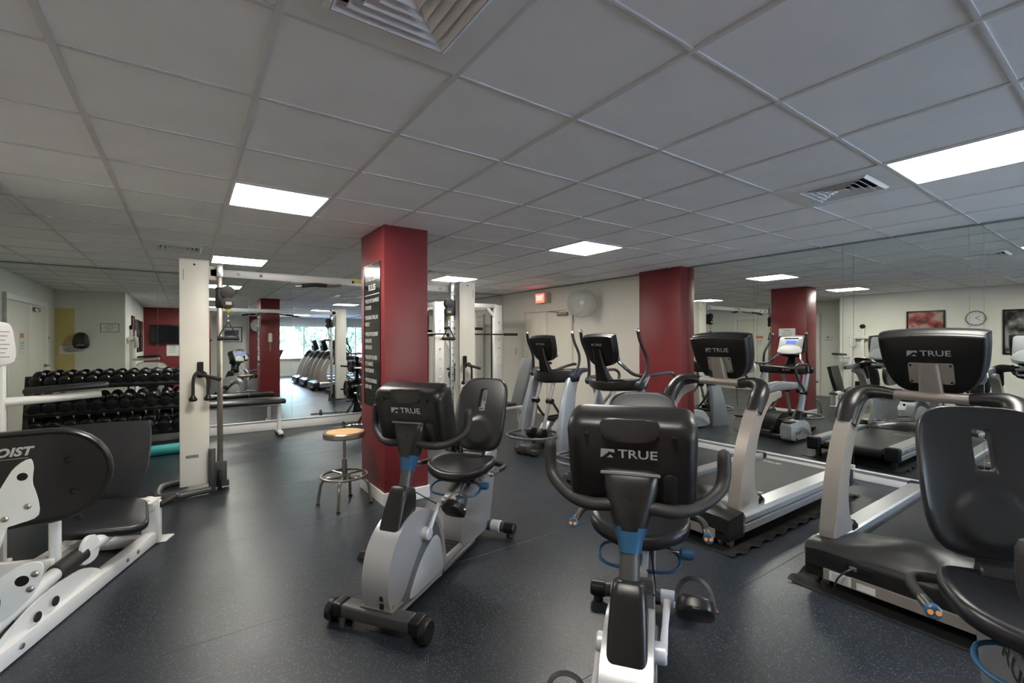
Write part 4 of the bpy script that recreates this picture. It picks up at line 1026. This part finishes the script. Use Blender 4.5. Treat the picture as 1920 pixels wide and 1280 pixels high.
# flat bench before the back mirror
t = thing('flat_bench', 'long flat bench with a black pad and white legs before the mirror', 'bench', (.62, 7.86, 0), 0)
bm = new(); box(bm, (0, 0, .525), (1.22, .28, .065), .022, 3); obj('pad', bm, 'vinyl_black', t)
bx('under_beam', (0, 0, .475), (1.02, .06, .04), 'white_powder', t, .006)
for s in (-1, 1):
    bx('leg', (s * .53, 0, .26), (.055, .055, .42), 'white_powder', t, .008); bx('foot_bar', (s * .53, 0, .055), (.06, .38, .05), 'white_powder', t, .008)
    for q in (-1, 1): bx('rubber_foot', (s * .53, q * .17, .022), (.065, .06, .044), 'foam_black', t, .006)

# plate tree, plates, curl bar
pt = thing('plate_tree', 'black weight plate tree against the back mirror', 'weight rack', (2.62, 7.98, 0))
tb('mast', [(0, 0, .05), (0, 0, 1.15)], .032, 'iron_black', pt, n=12)
for s in (-1, 1): tb('stand_leg', [(0, 0, .40), (s * .24, 0, .03)], .022, 'iron_black', pt, n=10); tb('cross_leg', [(0, s * .02, .40), (0, s * .24, .03)], .022, 'iron_black', pt, n=10)
PEGS = [(-1, .95, .11), (1, .90, .13), (-1, .52, .20), (1, .50, .18)]
for s, z, _ in PEGS: tb('peg', [(0, 0, z), (s * .30, 0, z + .03)], .016, 'chrome', pt, n=10)
for q, (s, z, r) in enumerate(PEGS):
    for k in range(3 if r > .15 else 2):
        o = thing('weight_plate', 'x', 'weight plate', (2.62 + s * (.075 + k * .058), 7.98, z + .010 - .0), 0, 'plates on the plate tree')
        rr_ = r - .012 * k; bm = new(); lathe(bm, [(.022, -.014), (rr_ * .35, -.016), (rr_ * .42, -.008), (rr_ * .80, -.008), (rr_ * .86, -.018), (rr_, -.018), (rr_, .018), (rr_ * .86, .018), (rr_ * .80, .008), (rr_ * .42, .008), (rr_ * .35, .016), (.022, .014)], 26, R(PI / 2, 'Y')); obj('disc', bm, 'iron_black', o)
        bm = new(); lathe(bm, [(.0175, -.018), (.024, -.018), (.024, .018), (.0175, .018)], 14, R(PI / 2, 'Y')); obj('hub_ring', bm, 'steel', o)
        o['label'] = ('%s black weight plate on the %s %s peg of the plate tree' % (('inner', 'second', 'outermost')[k], 'upper' if z > .7 else 'lower', 'left' if s < 0 else 'right'))
t = thing('curl_bar', 'bent chrome curl bar lying on the floor under the plate tree', 'curl bar', (2.42, 7.62, 0))
tb('bar', [(-.55, 0, .075), (-.30, 0, .075), (-.20, .03, .075), (-.10, -.02, .075), (0, .03, .075), (.10, -.02, .075), (.20, .03, .075), (.30, 0, .075), (.55, 0, .075)], .014, 'chrome', t, n=10)
for s in (-1, 1):
    bm = new(); cyl(bm, (s * .36, 0, .075), (s * .385, 0, .075), .075, 22, .006); obj('plate', bm, 'iron_black', t)
t = tag(one('foam_roller', lambda bm: lathe(bm, [(.035, 0), (.06, .004), (.066, .015), (.066, .435), (.06, .446), (.035, .45)], 22, T(-.42, 7.30, .066) @ R(.18, 'Z') @ R(PI / 2, 'Y')), 'teal_foam'), 'teal foam roller lying on the floor before the dumbbell rack', 'foam roller')
# stool
t = thing('stool', 'round work stool with a tan seat and steel legs beside the red column', 'stool', (1.13, 4.18, 0), .3)
bm = new(); lathe(bm, [(.12, .595), (.168, .590), (.176, .600), (.176, .632), (.168, .640), (.150, .638)], 36); lathe(bm, [(.05, .58), (.12, .592)], 20, cap=False); obj('seat_rim', bm, 'steel', t)
bm = new(); lathe(bm, [(.150, .630), (.150, .6405), (.10, .643), (.005, .643)], 36); obj('seat', bm, 'board_wood', t)
tb('screw_column', [(0, 0, .36), (0, 0, .60)], .0125, 'steel', t, n=14); tb('sleeve', [(0, 0, .19), (0, 0, .40)], .021, 'steel', t, n=16)
obj('foot_ring', tube(new(), [(.195 * math.cos(2 * PI * k / 40), .195 * math.sin(2 * PI * k / 40), .255) for k in range(40)], .0105, n=10, closed=True), 'steel', t)
for k in range(2):
    a = k * PI / 2; tb('cross_brace', [(-.19 * math.cos(a), -.19 * math.sin(a), .258), (.19 * math.cos(a), .19 * math.sin(a), .258)], .010, 'steel', t, n=8)
for k in range(4):
    a = k * PI / 2 + PI / 4; c, s = math.cos(a), math.sin(a)
    lg = tb('leg', [(.03 * c, .03 * s, .235), (.14 * c, .14 * s, .228), (.195 * c, .195 * s, .19), (.215 * c, .215 * s, .10), (.225 * c, .225 * s, .012)], .0135, 'steel', t, n=10)
    bm = new(); cyl(bm, (.225 * c, .225 * s, 0), (.225 * c, .225 * s, .014), .017, 12, .003); obj('glide', bm, 'foam_black', lg)

# ------------------------------------------------------------------ white leg press in the left foreground
lp = thing('leg_press', 'white leg press with a dark oval shield in the left foreground', 'leg press', (0, 0, 0))
d = Vector((.361, .933, 0)).normalized(); nrm = Vector((d.y, -d.x, 0))           # along the floor rail, and its outward side
E0 = Vector((-.175, 4.17, 0)); S0 = E0 - d * 1.75
def along(k, off=0, z=0): return E0 - d * k + nrm * off + Vector((0, 0, z))
def bar(name, k0, k1, off, z, w, h, m='white_powder', bev=.006):
    a, b = along(k0, off, z), along(k1, off, z); M = frame((a + b) / 2, b - a, nrm)
    bm = new(); box(bm, (0, 0, 0), ((b - a).length, w, h), bev, 2); bm.transform(M); return obj(name, bm, m, lp)
fr = bar('floor_rail', 0, 1.75, -.03, .045, .07, .08)
bar('inner_rail', .02, 1.75, -.50, .045, .06, .08)
for k in (.02, .85, 1.6): bar('cross_member', k, k + .08, -.27, .04, .46, .06)
for k in (.28, .40, 1.25, 1.42):
    bm = new(); p = along(k, .006, .05); q = along(k, .014, .05); cyl(bm, p, q, .014, 12, .003); obj('rail_bolt', bm, 'steel', fr)
bm = new(); M = frame(along(.02, -.03, .155), d, nrm); box(bm, (0, 0, 0), (.05, .11, .30), .008, 2); bm.transform(M); ep = obj('end_post', bm, 'white_powder', lp)
bm = new(); M = frame(along(.06, -.05, .312), d, nrm); box(bm, (0, 0, 0), (.15, .13, .012), .003, 1); bm.transform(M); obj('post_cap', bm, 'white_powder', ep)
bm = new(); M = frame(along(-.04, -.02, .006), d, nrm); box(bm, (0, 0, 0), (.13, .16, .012), .003, 1); bm.transform(M); obj('foot_plate', bm, 'white_powder', ep)
bm = new(); cyl(bm, along(.03, .02, .27), along(-.11, .075, .285), .022, 16, .005); hd = obj('adjust_handle', bm, 'foam_black', lp)
bm = new(); cyl(bm, along(-.105, .073, .2845), along(-.118, .078, .286), .023, 16, .004); obj('handle_cap', bm, 'chrome', hd)
# carriage tube with foam grip and curved arm
tb('carriage_tube', [along(.06, -.04, .285), along(.40, -.05, .262), along(.80, -.06, .24)], .036, 'white_powder', lp, n=16)
bm = new(); lathe(bm, [(.035, -.04), (.052, -.035), (.055, 0), (.052, .035), (.035, .04)], 18, frame(along(.06, -.04, .285), nrm, (0, 0, 1))); obj('tube_clamp', bm, 'white_powder', lp)
bm = new(); prism(bm, smooth2([(-.07, -.05), (.05, -.06), (.075, .0), (.05, .07), (-.02, .085), (-.07, .04)], 4), -.012, .012, .004, frame(along(.70, -.035, .245), d, (0, 0, 1))); obj('joint_plate', bm, 'white_powder', lp)
bm = new(); cyl(bm, along(.72, -.055, .242), along(.93, -.06, .228), .043, 20, .006); obj('foam_roller_grip', bm, 'foam_black', lp)
tb('lower_arm', [along(.92, -.06, .228), along(1.08, -.06, .21), along(1.22, -.09, .155), along(1.32, -.12, .09)], [.034, .036, .034, .034], 'white_powder', lp, n=16)
for k, z in ((1.02, .13), (1.14, .12)):
    bm = new(); cyl(bm, along(k, -.005, z), along(k, .003, z), .024, 16, .002); obj('gusset_hole', bm, 'black_gloss', fr)
bm = new(); side(bm, smooth2([(.62, .08), (.75, .17), (.95, .19), (1.15, .17), (1.35, .09), (1.0, .08)], 4), -.006, .006, .002, frame(along(0, -.03, 0), -d, nrm) ); obj('rail_gusset', bm, 'white_powder', fr)
tb('seat_slide', [along(.30, -.24, .16), along(.95, -.24, .16)], .036, 'cream_powder', lp, n=16)
bm = new(); M = frame(along(.85, -.26, .20), d, nrm); box(bm, (0, 0, 0), (.04, .30, .16), .006, 2); bm.transform(M); obj('slide_bracket', bm, 'white_powder', lp)
# seat and backrest
bm = new(); M = frame((-.43, 3.86, .325), (1, .10, -.14), (.05, 1, .18)); rs = []
for s, z in ((.86, -.025), (.97, -.022), (1.0, -.012), (1.0, .012), (.97, .024), (.90, .029), (.3, .027)): rs.append([M @ Vector((x * s, y * s, z)) for x, y in rrect(.44, .42, .10, 6)])
rings(bm, rs); obj('seat', bm, 'vinyl_black', lp, ang=50)
bm = new(); M = frame((-.46, 4.27, .575), (1, -.05, 0), (0, .22, 1)); ol = smooth2([(-.24, -.28), (.10, -.30), (.205, -.12), (.235, .06), (.235, .25), (.20, .285), (-.20, .285), (-.25, .24)], 4)
prism(bm, ol, -.035, .035, .018, M, 3); obj('backrest', bm, 'vinyl_black', lp, ang=50)
bm = new(); M = frame((-.46, 4.345, .545), (1, -.05, 0), (0, .22, 1)); box(bm, (0, 0, 0), (.10, .60, .05), .006, 2); bm.transform(M); obj('back_support', bm, 'white_powder', lp)
bx('support_post', (-.46, 4.33, .15), (.09, .07, .30), 'white_powder', lp, .008)
# oval shield
Ms = frame((-.70, 3.36, .735), (1, .03, 0), (0, .02, 1))
def caps(a, r, n=14): return [(a + r * math.cos(t), r * math.sin(t)) for t in [-PI / 2 + PI * k / n for k in range(n + 1)]] + [(-a + .04 + r * math.cos(t), r * math.sin(t)) for t in [PI / 2 + PI * k / n for k in range(n + 1)]]
bm = new(); rs = []
for s, z in ((.98, -.03), (1.0, -.02), (1.0, .015), (.985, .030), (.955, .038), (.93, .038), (.905, .030), (.885, .022), (.3, .022)): rs.append([Ms @ Vector((x, y, z)) for x, y in caps(.12, .245 * s)])
rings(bm, rs); sd = obj('shield', bm, 'black_satin', lp, ang=40)
bm = new(); prism(bm, caps(.115, .232), -.036, -.028, .002, Ms); obj('shield_back', bm, 'white_powder', sd)
bm = new(); text(bm, 'HOIST', .058, Ms @ T(-.040, .140, 0), .0235, off=.045, sx=1.0, shear=.28, gap=1.05); ht = obj('maker_lettering', bm, 'letter_silver', sd, flip=False)
bm = new(); box(bm, (-.055, .108, .0228), (.18, .002, .001)); bm.transform(Ms); obj('lettering_rule', bm, 'letter_silver', sd)
for (x, y) in ((.185, .075), (.205, -.095)):
    bm = new(); lathe(bm, [(.016, .020), (.019, .0245), (.013, .0235), (.002, .021)], 16, Ms @ T(x, y, 0)); obj('shield_bolt', bm, 'black_gloss', sd)
# perforated link plates
def plate(name, pts, y, holes, bolts):
    bm = new(); side(bm, smooth2(pts, 3), y - .007, y + .007, .003); p = obj(name, bm, 'white_powder', lp, ang=40)
    for (x, z, r) in holes:
        bm = new(); lathe(bm, [(r, 0), (r, .0015)], 20, T(x, y - .0068, z) @ R(PI / 2, 'X')); obj('lightening_hole', bm, 'black_plastic', p)
    for (x, z) in bolts:
        bm = new(); lathe(bm, [(.013, 0), (.013, .006), (.006, .010)], 12, T(x, y - .007, z) @ R(PI / 2, 'X')); obj('bolt', bm, 'steel', p)
plate('link_plate', [(-.593, .893), (-.583, .842), (-.590, .793), (-.572, .717), (-.566, .629), (-.623, .606), (-.69, .596), (-.76, .62), (-.72, .70), (-.672, .807), (-.64, .865)], 3.02, [(-.618, .816, .018)], [(-.601, .678), (-.674, .635)])
plate('lower_plate', [(-.512, .470), (-.515, .42), (-.538, .358), (-.586, .305), (-.65, .26), (-.73, .30), (-.70, .40), (-.64, .450), (-.578, .484), (-.535, .488)], 2.80, [(-.575, .42, .022)], [(-.535, .44), (-.55, .38)])
tb('link_tube', [(-.70, 3.05, .60), (-.72, 2.95, .45), (-.70, 2.85, .30)], .03, 'white_powder', lp, n=12)
tb('upright_tube', [(-.585, 3.45, .0), (-.585, 3.45, .66)], .026, 'white_powder', lp, n=12)
bm = new(); box(bm, (-.59, 3.42, .012), (.12, .10, .024), .004, 1); obj('tube_foot', bm, 'white_powder', lp)
bm = new(); cyl(bm, (-.62, 2.70, .36), (-.95, 2.62, .40), .055, 20, .02); obj('foot_roller', bm, 'vinyl_black', lp)
tb('pull_pin', [(-.545, 3.5, .52), (-.50, 3.56, .43)], .017, 'foam_black', lp, n=10)
bm = new(); cyl(bm, (-.552, 3.49, .535), (-.545, 3.50, .518), .019, 12, .002); obj('pin_collar', bm, 'yellow_plastic', lp)

# weight stack tower with instruction shields and a padded arm
wt = thing('weight_tower', 'white weight stack tower with instruction plates at the left picture edge', 'weight machine', (0, 0, 0))
for yy in (3.72, 4.16):
    bx('tower_post', (-.962, yy, .72), (.07, .07, 1.44), 'white_powder', wt, .008)
    M = frame((-.935, yy - .045, 1.43), (.80, .60, 0), (0, 0, 1)); bm = new()
    prism(bm, smooth2([(-.06, -.12), (.06, -.12), (.058, .04), (.035, .115), (-.035, .115), (-.058, .04)], 4), -.006, .006, .003, M); pl = obj('instruction_plate', bm, 'white_powder', wt)
    bm = new()
    for k in range(7): box(bm, (0, .065 - k * .026, .0065), (.075 - .02 * (k % 3), .005, .001))
    bm.transform(M); obj('plate_print', bm, 'ink_grey', pl)
bx('tower_head', (-.985, 3.94, 1.50), (.09, .52, .07), 'white_powder', wt, .01)
bx('centre_post', (-.995, 3.94, .86), (.05, .06, 1.72), 'white_powder', wt, .008)
bm = new(); cyl(bm, (-1.02, 3.94, 1.74), (-.96, 3.94, 1.74), .05, 20, .006); obj('pulley', bm, 'black_plastic', wt)
bx('tower_foot', (-.975, 3.94, .03), (.12, .62, .06), 'white_powder', wt, .008)
for k in range(12): bx('stack_plate', (-.985, 3.94, .10 + k * .036), (.10, .26, .033), 'iron_black', wt, .003)
bm = new(); tube(bm, [(-.98, 4.16, 1.055), (-.72, 4.25, 1.062), (-.495, 4.30, 1.075)], .028, n=12, sub=4); obj('arm_bar', bm, 'white_powder', wt)
bm = new(); M = frame((-.66, 4.275, 1.122), (1, .12, .05), (0, 1, 0)); box(bm, (0, 0, 0), (.42, .12, .042), .018, 3); bm.transform(M); obj('arm_pad', bm, 'vinyl_black', wt)

# ------------------------------------------------------------------ things on walls and the column
rules = [('FITNESS CENTER', .060, .52, .82), ('RULES', .075, .435, .95)]
t = notice('rules_board', 'glossy black board of white rules on the red column', .44, 1.30, FACE_XM(1.399, 4.235, 1.49), [], 'rule_board')
for s, size, yy, sx in rules: bm = new(); text(bm, s, size, T(0, yy, 0), .0042, off=.02, sx=sx); obj('lettering', bm, 'letter_white', t, flip=False)
bx('rule_line', (0, .372, .004), (.40, .006, .001), 'letter_white', t)
body = ('* PLEASE DO NOT SLAM WEIGHTS', 'TO THE FLOOR', None, '* PLEASE BRING A TOWEL, AND', 'WORKOUT', None, '* WIPE DOWN THE EQUIPMENT', 'AND MACHINES', 'AFTER EACH USE', None,
        '* PLEASE LIMIT YOUR CARDIO', 'SET TO 30 MINUTES', 'WHEN OTHERS WAIT', None, '* NO FOODS OR BEVERAGES', 'EXCEPT WATER')
yy = .315
for ln in body:
    if ln is None: yy -= .030; continue
    bm = new(); text(bm, ln, .050, T(-.20, yy, 0), .0042, off=.014, sx=.50, align='LEFT'); yy -= .062; obj('lettering', bm, 'letter_white', t, flip=False)
bm = new()
for c, s in (((0, .65, .003), (.45, .008, .008)), ((0, -.65, .003), (.45, .008, .008)), ((.222, 0, .003), (.008, 1.3, .008)), ((-.222, 0, .003), (.008, 1.3, .008))): box(bm, c, s)
obj('edge_frame', bm, 'black_gloss', t)
notice('column_notice', 'white paper notice on the mirror side of the red column', .30, .21, FACE_XP(1.811, 4.27, 1.56), [('NOTICE', .032, .06, 1), ('PLEASE USE EQUIPMENT', .020, .015, .9), ('AT YOUR OWN RISK', .020, -.02, .9)])
# telephone on the far face of the column
t = thing('wall_phone', 'white wall telephone on the back face of the red column', 'telephone', (1.60, 4.571, 1.50))
bm = new(); box(bm, (0, .02, .02), (.09, .04, .20), .012, 2); obj('base', bm, 'fan_white', t)
bm = new(); box(bm, (0, .05, .03), (.05, .03, .20), .014, 3); box(bm, (0, .045, .11), (.055, .045, .05), .014, 2); box(bm, (0, .045, -.05), (.055, .045, .05), .014, 2); obj('handset', bm, 'trim_white', t)
bm = new(); pts = [(.006 * math.cos(k * 1.2), .03 + .006 * math.sin(k * 1.2), -.08 - k * .0035) for k in range(60)]; tube(bm, pts, .0035, n=5, sub=1); obj('coiled_cord', bm, 'fan_white', t)
# exit sign
t = thing('exit_sign', 'lit red EXIT sign on the wall above the double door', 'exit sign', (XR + .010, 6.95, 2.255))
bm = new(); box(bm, (-.055, 0, 0), (.11, .36, .20), .008, 2); obj('case', bm, 'exit_case', t)
bx('lit_face', (-.112, .03, 0), (.006, .26, .17), 'exit_red', t, .002)
bm = new(); text(bm, 'EXIT', .125, FACE_XM(-.1155, .03, 0), .0006, off=.01, sx=.8); obj('lettering', bm, 'exit_letter', t, flip=False)
# wall fan
def wall_fan(label, loc, rz, tilt, hc=(-.20, .04, -.04)):
    t = thing('wall_fan', label, 'fan', loc, rz, 'round wall fans')          # local: wall at x=0 behind, fan faces -x
    bm = new(); box(bm, (-.02, 0, 0), (.04, .10, .16), .012, 2); tube(bm, [(-.03, 0, .03), (hc[0] * .45, hc[1] * .25, .04), (hc[0] * .7, hc[1] * .5, hc[2] + .02)], .02, n=10); obj('wall_bracket', bm, 'fan_white', t)
    H = T(*hc) @ R(tilt, 'Z') @ R(-PI / 2, 'Y')
    bm = new(); lathe(bm, [(.03, -.13), (.06, -.12), (.065, -.05), (.05, -.03)], 18, H); obj('motor', bm, 'fan_white', t)
    bm = new()
    for k in range(3):
        M = H @ R(k * 2 * PI / 3, 'Z') @ T(.105, 0, .0) @ R(.35, 'X'); prism(bm, smooth2([(-.07, -.03), (.03, -.09), (.10, -.05), (.09, .06), (.0, .08), (-.07, .03)], 3), -.002, .002, 0, M)
    obj('blades', bm, 'fan_blade', t)
    bm = new(); lathe(bm, [(.002, .03), (.03, .026), (.032, .0), (.03, -.03)], 16, H); obj('hub', bm, 'fan_white', t)
    bm = new()
    for z, r in ((-.045, .235), (.045, .235), (0, .245)):
        tube(bm, [H @ Vector((r * math.cos(2 * PI * k / 36), r * math.sin(2 * PI * k / 36), z)) for k in range(36)], .004, n=5, closed=True)
    for k in range(150):
        a = 2 * PI * k / 150; c, s = math.cos(a), math.sin(a)
        tube(bm, [H @ Vector((.045 * c, .045 * s, .062)), H @ Vector((.15 * c, .15 * s, .064)), H @ Vector((.235 * c, .235 * s, .045)), H @ Vector((.245 * c, .245 * s, 0)), H @ Vector((.235 * c, .235 * s, -.045)), H @ Vector((.14 * c, .14 * s, -.075)), H @ Vector((.06 * c, .06 * s, -.07))], .0032, n=4, sub=1)
    o = obj('cage', bm, 'fan_white', t); o['kind'] = 'stuff'
    bm = new(); lathe(bm, [(.005, .068), (.04, .066), (.046, .060), (.005, .058)], 18, H); obj('badge', bm, 'trim_white', t)
    return t
wall_fan('round white wall fan above and right of the double door', (XR + .010, 5.52, 2.09), 0, .80, (-.24, .17, -.02))
f2 = wall_fan('round wall fan on the red pilaster beside the window', (2.24, -4.26, 2.12), -PI / 2, 0)
# switch, outlet
t = thing('light_switch', 'small cream light switch on the wall left of the double door', 'light switch', (XR + .010, 7.93, 1.22))
bx('plate', (-.005, 0, 0), (.01, .08, .125), 'exit_case', t, .003); bx('toggle', (-.014, 0, 0), (.012, .012, .03), 'exit_case', t, .003)
t = thing('rail_outlet', 'cream outlet box on the mirror rail behind the treadmills', 'outlet', (XR - .030, 1.98, .075))
bx('box', (-.02, 0, 0), (.05, .16, .10), 'exit_case', t, .006); bx('plug', (-.055, -.02, -.005), (.03, .035, .035), 'black_plastic', t, .006)
tb('cord', [(-.07, -.02, -.005), (-.11, -.08, -.03), (-.16, -.16, -.062), (-.2, -.2, -.066)], .005, 'cable_black', t, n=6)
# thermostat
t = thing('thermostat', 'small grey wall control on the recessed alcove wall', 'thermostat', (-2.099, 5.02, 1.50))
bx('cover', (.015, 0, 0), (.03, .15, .11), 'wall_grey', t, .008); bx('window', (.031, 0, .01), (.003, .06, .04), 'ink_grey', t)
# framed pictures and clock on the left wall
def picture(label, w, h, M, pm, border='black_gloss', matte=0):
    t = thing('framed_picture', label, 'picture'); t.matrix_world = M; b = .014; bm = new()
    for c, s in (((0, h / 2, .012), (w + 2 * b, b * 2, .026)), ((0, -h / 2, .012), (w + 2 * b, b * 2, .026)), ((w / 2, 0, .012), (b * 2, h, .026)), ((-w / 2, 0, .012), (b * 2, h, .026))): box(bm, c, s, .003, 1)
    obj('frame', bm, border, t)
    if matte: bx('mount', (0, 0, .008), (w, h, .006), 'paper', t)
    bx('print', (0, 0, .010), (w - matte * 2 if matte else w - .01, h - matte * 2 if matte else h - .01, .006), pm, t)
    return t
picture('black framed red and grey photograph left of the clock', .58, .48, FACE_XP(-1.049, 2.88, 1.78), 'print_red')
picture('tall black framed grey photograph right of the clock', .62, .80, FACE_XP(-1.049, 1.46, 1.58), 'print_grey')
picture('black framed photograph nearest the red wall', .58, .80, FACE_XP(-1.049, .45, 1.58), 'print_red')
picture('white mounted dark print on the wall beside the window', .70, .56, FACE_YP(1.42, -4.399, 1.72), 'print_plum', matte=.11)
t = thing('wall_clock', 'round wall clock with a pale face between two pictures', 'clock'); t.matrix_world = FACE_XP(-1.049, 2.14, 1.85)
bm = new(); lathe(bm, [(.128, 0), (.142, .004), (.145, .02), (.138, .03), (.128, .026), (.128, .012)], 40, cap=False); obj('rim', bm, 'ink_grey', t)
bm = new(); lathe(bm, [(.129, .008), (.129, .012), (.002, .012)], 40); obj('face', bm, 'paper', t)
bm = new()
for k in range(12): box(bm, (.108 * math.sin(k * PI / 6), .108 * math.cos(k * PI / 6), .0128), (.007, .022, .001), 0, 1, R(-k * PI / 6, 'Z'))
o = obj('hour_marks', bm, 'ink', t); o['kind'] = 'stuff'
bm = new(); box(bm, (-.022, .018, .0145), (.009, .065, .001), 0, 1, R(.9, 'Z')); obj('hour_hand', bm, 'ink', t)
bm = new(); box(bm, (-.030, -.020, .0155), (.006, .095, .001), 0, 1, R(2.1, 'Z')); obj('minute_hand', bm, 'ink', t)
# television and notice on the red wall
t = thing('wall_television', 'dark flat television on the red wall', 'television', (-.50, -.499, 1.66))
bm = new(); box(bm, (0, .05, 0), (.80, .05, .56), .008, 2); obj('cabinet', bm, 'black_plastic', t)
bx('screen', (0, .076, .01), (.75, .004, .47), 'lcd_dark', t); bx('wall_mount', (0, .013, 0), (.25, .026, .25), 'grey_powder', t)
notice('red_wall_notice', 'white printed notice under the television on the red wall', .30, .34, FACE_YP(-.36, -.499, 1.18), [('NOTICE', .04, .10, 1), ('TELEVISION', .03, .04, .9), ('PLEASE ASK', .03, -.01, .9), ('AT FRONT DESK', .026, -.06, .9)])
# step wall: yellow panel, sign, dispenser, notice
t = tag(bx('wall_panel', (-1.955, 4.404, 1.38), (.28, .008, 1.42), 'wall_yellow'), 'tall yellow panel on the grey alcove wall', 'wall panel')
notice('wall_sign', 'small framed sign on the grey wall seen in the back mirror', .28, .17, FACE_YP(-1.29, 4.401, 1.72), [('NOTICE', .03, .05, 1), ('RETURN ALL WEIGHTS', .021, .012, .9), ('TO THE RACK', .021, -.02, .9), ('AFTER USE', .021, -.05, .9)], 'wall_grey', 'ink', frame_m='ink_grey')
notice('panel_notice', 'white notice on the yellow panel under the towel dispenser', .27, .15, FACE_YP(-1.90, 4.409, 1.28), [('PLEASE', .028, .035, 1), ('WIPE EQUIPMENT', .022, -.005, .9), ('AFTER USE', .022, -.04, .9)])
t = thing('towel_dispenser', 'black towel dispenser on the grey alcove wall', 'dispenser', (-1.71, 4.401, 1.46))
bm = new(); prism(bm, smooth2([(-.10, -.14), (.10, -.14), (.11, .05), (.05, .15), (-.05, .15), (-.11, .05)], 3), 0, .16, .02, FACE_YP(0, 0, 0)); obj('body', bm, 'black_gloss', t)
bx('slot', (0, .161, -.09), (.12, .004, .02), 'ink_grey', t)
notice('door_notice', 'white paper notice taped to the alcove door', .26, .22, FACE_XP(-2.063, 6.75, 1.36), [('EMERGENCY', .03, .06, 1), ('EXIT ONLY', .028, .015, 1), ('KEEP CLEAR', .024, -.03, 1)])
